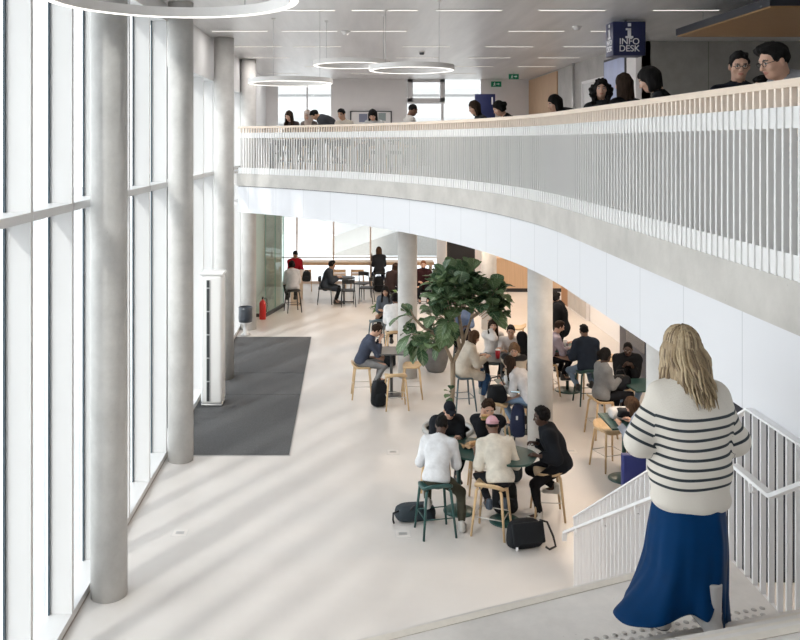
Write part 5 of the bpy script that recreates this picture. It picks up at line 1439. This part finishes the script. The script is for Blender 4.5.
for i in range(2):
    d = (wr[i] - el[i]) / np.linalg.norm(wr[i] - el[i]); f.cap(wr[i] + d * .008, wr[i] + d * .06, .05, .05, .004, cut=True)
V, Q = f.mesh()
ij = np.clip(np.round((V - f.lo) / f.h).astype(int), 0, f.n - 1)
arm = fa.F[ij[:, 0], ij[:, 1], ij[:, 2]] < ft.F[ij[:, 0], ij[:, 1], ij[:, 2]] - .004
per = .0497; z1 = 1.222; n_t = 8
al = np.clip(z1 - V[:, 2] + .006 * np.sin(V[:, 0] * 14), 0, n_t * per)
for i in range(2):
    m = arm & ((V[:, 0] < 0) if i == 0 else (V[:, 0] > 0))
    ua = el[i] - sh[i]; lu = np.linalg.norm(ua); fo_ = wr[i] - el[i]; lf = np.linalg.norm(fo_)
    ta = np.clip((V - sh[i]) @ ua / lu ** 2, 0, 1) ; tb = np.clip((V - el[i]) @ fo_ / lf ** 2, 0, 1)
    s_ = ta * lu + tb * lf
    s_ = np.clip(s_ - .085, 0, 6 * per)
    al = np.where(m, s_, al)
o = np_mesh('sweater', V, Q, M_knit, None, WB); a_ = o.data.attributes.new('along', 'FLOAT', 'POINT'); a_.data.foreach_set('value', al.astype(np.float32))
o = MB().lathe([(.056, -.012), (.066, -.008), (.068, .012), (.060, .026), (.054, .018)], 28).build('collar', mat('collar_knit', (.60, .56, .50), .95, bump=.4, bscale=90), WB); o.location = [float(c) for c in nk + np.array([0, .0, .0])]
# satin skirt with deep folds, the hem swinging out to one side
M_satin = mat('blue_satin', (.0008, .026, .088), .55, spec=.05, var=.15, scale=3, bump=.1, bscale=12)
nz, na = 44, 128; V = []; Q = []
for i in range(nz + 1):
    t = i / nz
    for k in range(na):
        a = 2 * pi * k / na; ca, sa = cos(a), sin(a)         # a=0 is +x, a=3pi/2 faces the viewer
        hemz = .15 + .03 * sin(3 * a + .8) + .04 * max(0, -ca) + .05 * max(0, -sa) - .07 * max(0, cos(a - R(338))) ** 4
        slit = math.exp(-((a - R(293)) / .20) ** 2); hemz += .20 * slit
        z = .80 + (hemz - .80) * t
        rx_ = .172 + .022 * sin(min(1, t * 1.8) * pi / 2) + .012 * t
        ry_ = .130 + .050 * sin(min(1, t * 2.2) * pi / 2) + .05 * t
        flare = .20 * (max(0, t - .60) / .40) ** 1.6 * max(0, cos(a - R(195))) ** 4
        fold = (.002 + .016 * t * t) * sin(5 * a + 1.6 * t + .5) + .010 * t * t * sin(9 * a - 2.5 * t) + .004 * t * sin(17 * a + 1 + 3 * t)
        r = 1 + (fold / .2)
        V.append((rx_ * ca * r + flare * ca - .015 * t * t, ry_ * sa * r + flare * sa + .03 * t, z))
for i in range(nz):
    for k in range(na): Q.append((i * na + k, (i + 1) * na + k, (i + 1) * na + (k + 1) % na, i * na + (k + 1) % na))
sk = np_mesh('skirt', np.array(V), np.array(Q), M_satin, None, WB)
so_ = sk.modifiers.new('thickness', 'SOLIDIFY'); so_.thickness = .004
# ankle boots
for i in range(2):
    an = wo.an[i]; c = an + np.array([0, .045, -.05]); f = Field(c - [.09, .2, .08], c + [.09, .2, .36], .009)
    f.cap(c + [0, -.05, 0], c + [0, .11, -.012], .042, .036, .02); f.cap(an + [0, -.005, .20], c + [0, -.045, 0], .046, .042, .03); f.plane((0, 0, c[2] - .034), (0, 0, -1)); f.plane((0, 0, an[2] + .18), (0, 0, 1)); V, Q = f.mesh()
    C = V[Q].mean(1)[:, 2]; np_mesh('boot', V, Q, [mat('boot_grey', (.36, .35, .345), .5), M_black], (C < c[2] - .02).astype(int), WB)
# ------------------------------------------------------------------ plants
def leaf_material(name, base, vein, dark):
    m = bpy.data.materials.new(name); m.use_nodes = True; nt = m.node_tree; b = nt.nodes['Principled BSDF']
    b.inputs['Roughness'].default_value = .27; b.inputs['Specular IOR Level'].default_value = .5
    uv = nt.nodes.new('ShaderNodeUVMap'); sp = nt.nodes.new('ShaderNodeSeparateXYZ'); nt.links.new(uv.outputs[0], sp.inputs[0])
    def M(op, x, y=None, clamp=False):
        n = nt.nodes.new('ShaderNodeMath'); n.operation = op; n.use_clamp = clamp
        for i, v in enumerate((x, y)):
            if v is None: continue
            if isinstance(v, (int, float)): n.inputs[i].default_value = v
            else: nt.links.new(v, n.inputs[i])
        return n.outputs[0]
    au = M('ABSOLUTE', M('SUBTRACT', sp.outputs['X'], .5))
    mid = M('SUBTRACT', 1.0, M('MULTIPLY', au, 28.0), True)
    fr = M('FRACT', M('SUBTRACT', M('MULTIPLY', sp.outputs['Y'], 6.0), M('MULTIPLY', au, 3.2)))
    side = M('MULTIPLY', M('SUBTRACT', 1.0, M('MULTIPLY', M('ABSOLUTE', M('SUBTRACT', fr, .5)), 11.0), True), .75)
    v = M('MAXIMUM', mid, side)
    at_ = nt.nodes.new('ShaderNodeAttribute'); at_.attribute_name = 'tone'
    mx0 = nt.nodes.new('ShaderNodeMix'); mx0.data_type = 'RGBA'; mx0.inputs['A'].default_value = (*dark, 1); mx0.inputs['B'].default_value = (*base, 1); nt.links.new(at_.outputs['Fac'], mx0.inputs['Factor'])
    mx = nt.nodes.new('ShaderNodeMix'); mx.data_type = 'RGBA'; mx.inputs['B'].default_value = (*vein, 1); nt.links.new(v, mx.inputs['Factor']); nt.links.new(mx0.outputs['Result'], mx.inputs['A'])
    nt.links.new(mx.outputs['Result'], b.inputs['Base Color'])
    tr = nt.nodes.new('ShaderNodeBsdfTranslucent'); nt.links.new(mx.outputs['Result'], tr.inputs['Color'])
    ms = nt.nodes.new('ShaderNodeMixShader'); ms.inputs[0].default_value = .22
    nt.links.new(b.outputs[0], ms.inputs[1]); nt.links.new(tr.outputs[0], ms.inputs[2]); nt.links.new(ms.outputs[0], nt.nodes['Material Output'].inputs['Surface'])
    return m
M_fig = leaf_material('fig_leaf', (.15, .23, .105), (.32, .40, .25), (.045, .10, .058))
M_grn = leaf_material('plant_leaf', (.10, .20, .05), (.20, .30, .10), (.03, .09, .03))
class Leaves:
    def __init__(s, seed): s.v = []; s.f = []; s.uv = []; s.t = []; s.r = random.Random(seed)
    def leaf(s, p, d, up, L, W, droop=.35, shape='fiddle', cup=.18):
        d = Vector(d).normalized(); up = Vector(up); side = d.cross(up)
        if side.length < 1e-3: side = Vector((1, 0, 0))
        side.normalize(); n = side.cross(d).normalized(); o = len(s.v); NL, NW = 8, 4; tone = s.r.random()
        for i in range(NL + 1):
            t = i / NL
            w_ = (max(0, sin(pi * t ** 1.55)) ** .7 if shape == 'fiddle' else sin(pi * t ** .8) * (1 if shape == 'oval' else .8))
            w_ = max(.02, w_ * (1 + .04 * sin(t * 17)))
            c = Vector(p) + d * (L * t) - Vector((0, 0, 1)) * (droop * L * t * t) + n * (.06 * L * sin(pi * t))
            for j in range(NW + 1):
                u = j / NW; x = (u - .5) * 2
                s.v.append(c + side * (x * w_ * W / 2) + n * (cup * W * .5 * x * x * w_ + .018 * L * sin(t * 20 + x * 3))); s.uv.append((u, t)); s.t.append(tone)
        for i in range(NL):
            for j in range(NW): a = o + i * (NW + 1) + j; s.f.append((a, a + 1, a + NW + 2, a + NW + 1))
    def build(s, name, m, parent):
        o = np_mesh(name, np.array([tuple(v) for v in s.v]), np.array(s.f), m, None, parent)
        uv = o.data.uv_layers.new(name='UVMap'); li = np.empty(len(o.data.loops), np.int32); o.data.loops.foreach_get('vertex_index', li)
        uv.data.foreach_set('uv', np.array(s.uv, np.float32)[li].ravel()); o.data.attributes.new('tone', 'FLOAT', 'POINT').data.foreach_set('value', np.array(s.t, np.float32))
        return o
# --- fig tree
ft_ = thing('fig_tree', 'tall fiddle leaf fig tree with broad dark leaves growing from a round floor opening', 'tree', (1.66, 14.1, 0))
rt = random.Random(12); T0 = Vector((1.66, 14.1, 0))
M_bark = mat('pale_bark', (.36, .28, .20), .85, var=.25, scale=20, stretch=(1, 1, .3), bump=.5, bscale=30)
fork = Vector((.08, 0, 1.12))
MB().tube([(.06, -.02, .0), (.05, -.02, .35), (.08, 0, .75), fork], [.048, .042, .040, .042], 12).build('trunk', M_bark, ft_)
brs = [((.08, 0, 1.12), (.26, .05, 1.45), (.40, .10, 1.85), (.46, .1, 2.25)), ((.08, 0, 1.12), (-.02, -.02, 1.35), (-.20, -.05, 1.60), (-.30, -.05, 1.95)),
       ((.26, .05, 1.45), (.22, .2, 1.8), (.12, .25, 2.2), (.10, .2, 2.55)), ((.2, .03, 1.35), (.12, -.15, 1.7), (.02, -.25, 2.05), (-.02, -.2, 2.4)),
       ((.40, .1, 1.85), (.58, .0, 2.0), (.70, -.05, 2.2), (.78, -.05, 2.3)), ((-.2, -.05, 1.6), (-.42, .0, 1.72), (-.56, .05, 1.85), (-.62, .05, 2.0))]
for bb in brs: MB().tube(bb, [.032, .026, .020, .012], 8).build('branch', M_bark, ft_)
lf = Leaves(3)
tips = []
for k in range(62):
    while True:
        q = Vector((rt.uniform(-1, 1), rt.uniform(-1, 1), rt.uniform(-1, 1)))
        if .25 < q.length < 1: break
    q = q.normalized() * (.55 + .42 * rt.random())
    c_ = Vector((.20 + q.x * .76, q.y * .70, 2.10 + q.z * .66))
    if c_.x > .05 and c_.z < 2.05: c_.z = 2.05 + rt.random() * .45
    tips.append(c_)
tips += [Vector((-.62, -.1, 1.62)), Vector((-.5, -.25, 1.45)), Vector((-.45, .2, 1.40)), Vector((-.68, .05, 1.9)), Vector((.80, -.1, 2.25)), Vector((.72, .1, 2.05)), Vector((-.3, -.4, 1.5)), Vector((.85, -.1, 1.95))]
stems = MB()
for tp_ in tips:
    out = (tp_ - Vector((.17, 0, 1.75))); out.normalize()
    stems.tube([tp_ - out * .22 + Vector((0, 0, -.06)), tp_], [.008, .006], 6)
    n = 6
    for i in range(n):
        a = 2 * pi * i / n + rt.uniform(-.4, .4)
        perp = out.orthogonal().normalized(); pr2 = out.cross(perp)
        d = out * rt.uniform(.35, .95) + (perp * cos(a) + pr2 * sin(a)) * rt.uniform(.6, 1.0) + Vector((0, 0, rt.uniform(.0, .5)))
        L = rt.uniform(.24, .38); lf.leaf(tp_ - out * .03 * i, d, (rt.uniform(-.3, .3), rt.uniform(-.3, .3), 1), L, L * rt.uniform(.58, .74), rt.uniform(.1, .5))
for (p, d) in (((.05, -.02, .62), (-.6, -.4, .5)), ((.05, -.02, .60), (-.5, -.6, .1)), ((.05, -.02, .66), (-.1, -.5, .8)), ((.05, -.02, .56), (-.3, -.7, -.3))):
    lf.leaf(p, d, (0, 0, 1), .19, .12, .2)
lf.build('foliage', M_fig, ft_); stems.build('leaf_twig', M_bark, ft_)  # second mesh: bare bark twigs that carry the leaf clusters
pr_ = thing('tree_ring', 'low round grey planter ring in the floor around the fig tree trunk', 'planter', (1.66, 14.1, 0))
MB().lathe([(.37, .0), (.43, .0), (.43, .055), (.37, .055), (.37, .0)], 48).build('rim', mat('ring_grey', (.42, .42, .41), .5), pr_)
MB().lathe([(.0001, .012), (.37, .012)], 48).build('soil', mat('soil', (.30, .27, .24), .95, var=.3, scale=40, bump=.5), pr_)
# --- potted plants
def potted(x, y, pr, ph, m_pot, n, L, hgt, spread, label, shape='oval', name='potted_plant', m_l=None, seed=1, base_z=0.0, group='potted plants'):
    t = thing(name, label, 'plant', (x, y, base_z), 0, group)
    MB().lathe([(pr * .62, 0), (pr * .80, ph * .15), (pr * .97, ph * .5), (pr, ph * .75), (pr * .90, ph), (pr * .82, ph), (pr * .84, ph * .85), (.0001, ph * .85)], 36).build('pot', m_pot, t)
    l = Leaves(seed); r = random.Random(seed); st_ = MB()
    for i in range(n):
        a = 2 * pi * i / n * 2.4; q = r.random(); rad = spread * (.2 + .8 * q); hz = ph * .9 + hgt * (1 - .55 * q) * r.uniform(.6, 1)
        p = Vector((rad * .55 * cos(a), rad * .55 * sin(a), hz)); st_.tube([(.03 * cos(a), .03 * sin(a), ph * .8), (rad * .3 * cos(a), rad * .3 * sin(a), hz * .7), p], .005, 5)
        l.leaf(p, (cos(a), sin(a), r.uniform(-.1, .9) if shape != 'spike' else 2.2), (0, 0, 1), L * r.uniform(.7, 1.15), L * (.45 if shape == 'oval' else .16), r.uniform(.1, .6) if shape != 'spike' else .08, shape)
    st_.build('stem', mat('stem_green', (.08, .13, .04), .6), t); l.build('foliage', m_l or M_grn, t)
    return t
M_pot = mat('pot_grey', (.16, .155, .15), .7, var=.15, scale=8)
potted(1.83, 17.75, .27, .50, M_pot, 34, .30, .40, .42, 'large round dark grey pot with a broad leaved plant beside the far column', seed=2, m_l=M_fig)
M_potw = mat('pot_white', (.6, .59, .57), .6)
potted(.92, 21.7, .14, .30, M_pot, 46, .24, .50, .42, 'leafy green and cream plant in a pot left of the far column', seed=5)
potted(1.30, 22.3, .16, .35, M_pot, 40, .26, .50, .40, 'olive leaved potted plant next to the girl with long black hair', seed=6)
potted(2.62, 25.0, .2, .5, M_pot, 30, .5, .35, .25, 'dark spiky plant standing in front of the black cabinet', 'spike', seed=8, m_l=M_fig)

# ------------------------------------------------------------------ things on the tables and upstairs furniture
def cup(x, y, z, r, h, m, label, lid=None):
    t = thing('drink_cup', label, 'cup', (x, y, z), 0, 'cups on the tables')
    MB().lathe([(r * .78, 0), (r, h), (r * .93, h), (r * .72, .006)], 20).build('body', m, t)
    MB().lathe([(r * 1.04, h - .004), (r * 1.04, h + .006), (r * .9, h + .012), (.0001, h + .012)], 20).build('lid', lid or M_white, t); return t
M_cupred = mat('cup_red', (.50, .02, .03), .4)
cup(2.72, 15.45, .852, .045, .15, M_cupred, 'tall red drink cup on the dark table, nearer the woman in cream'); cup(2.97, 15.40, .852, .045, .12, M_cupred, 'shorter red drink cup on the dark table, nearer the black hood')
cup(2.58, 13.85, .802, .04, .16, M_white, 'pale cup on the small green table'); cup(4.15, 16.25, .852, .035, .14, M_white, 'clear white cup between the men in lilac and navy')
pw = thing('food_wrapper', 'crumpled brown paper wrapper lying on the green oval table', 'wrapper', (1.62, 10.98, .852), R(20))
v = []; rn = random.Random(2)
for i in range(9):
    for j in range(7): v.append((-.16 + .04 * i, -.10 + .033 * j, .004 + .035 * rn.random() * (1.2 if i in (0, 8) or j in (0, 6) else .4)))
MB().add(v, [(i * 7 + j, i * 7 + j + 1, i * 7 + j + 8, i * 7 + j + 7) for i in range(8) for j in range(6)]).build('paper', mat('kraft_paper', (.42, .28, .16), .8), pw)
MB().rbox(-.05, .05, -.03, .03, .03, .07, .014).build('bun', mat('bread', (.5, .3, .14), .8), pw)
def phone(x, y, z, rz, label, m):
    t = thing('phone', label, 'phone', (x, y, z), R(rz), 'phones on the tables'); MB().rbox(-.037, .037, -.075, .075, 0, .008, .003).build('case', M_black, t); MB().box(-.033, .033, -.068, .068, .008, .0085).build('display', m, t)
phone(2.08, 10.78, .852, -50, 'dark phone near the tapered end of the green oval table', mat('display_dark', (.02, .02, .025), .2)); phone(2.66, 13.52, .802, 80, 'phone with a bright display on the small green table', mat('display_bright', (.55, .7, .75), .3, emit=(.6, .8, .9), es=.5))
bt_ = thing('bottle', 'dark drinks bottle on the window counter beside the standing woman', 'bottle', (.78, 27.85, .862)); MB().lathe([(.035, 0), (.037, .16), (.016, .22)], 16).build('body', mat('bottle_brown', (.10, .06, .04), .3), bt_); MB().lathe([(.017, .22), (.017, .25)], 12).build('cap', M_black, bt_)
jk = thing('jacket', 'white fleece jacket heaped on the green table next to the resting person', 'jacket', (3.90, 12.14, .842)); bag_mesh(.34, .26, .15, 41, .12).build('body', cloth('fleece', (.62, .60, .58)), jk); o = bag_mesh(.22, .18, .12, 43, .12).build('lining', M_bag, jk); o.location = (.02, -.10, .05)
def up_table(x, y, label):
    t = thing('study_table', label, 'table', (x, y, UP), 0, 'upper floor study tables'); MB().box(-.7, .7, -.4, .4, .70, .73).build('table_top', M_white, t)
    for sx in (-1, 1):
        for sy in (-1, 1): MB().tube([(sx * .62, sy * .34, .7), (sx * .64, sy * .36, 0)], .018, 8).build('leg', M_dark, t)
ci = 0
for (x, y, lab) in ((-1.3, 21.6, 'white study table upstairs by the far concrete column'), (.9, 21.2, 'white study table upstairs near the notice board'), (2.9, 19.6, 'white study table upstairs below the framed window'), (1.0, 24.6, 'white study table upstairs furthest along')):
    up_table(x, y, lab.replace('furthest along', 'close to the far windows'))
    for (dx, dy, rz) in ((-.35, -.65, 0), (.35, -.65, 0), (-.35, .65, 180), (.35, .65, 180)):
        c = cafe_chair(x + dx, y + dy, R(rz), 'black chair at an upstairs study table'); c.location.z = UP; c['group'] = 'chairs at the upstairs study tables'
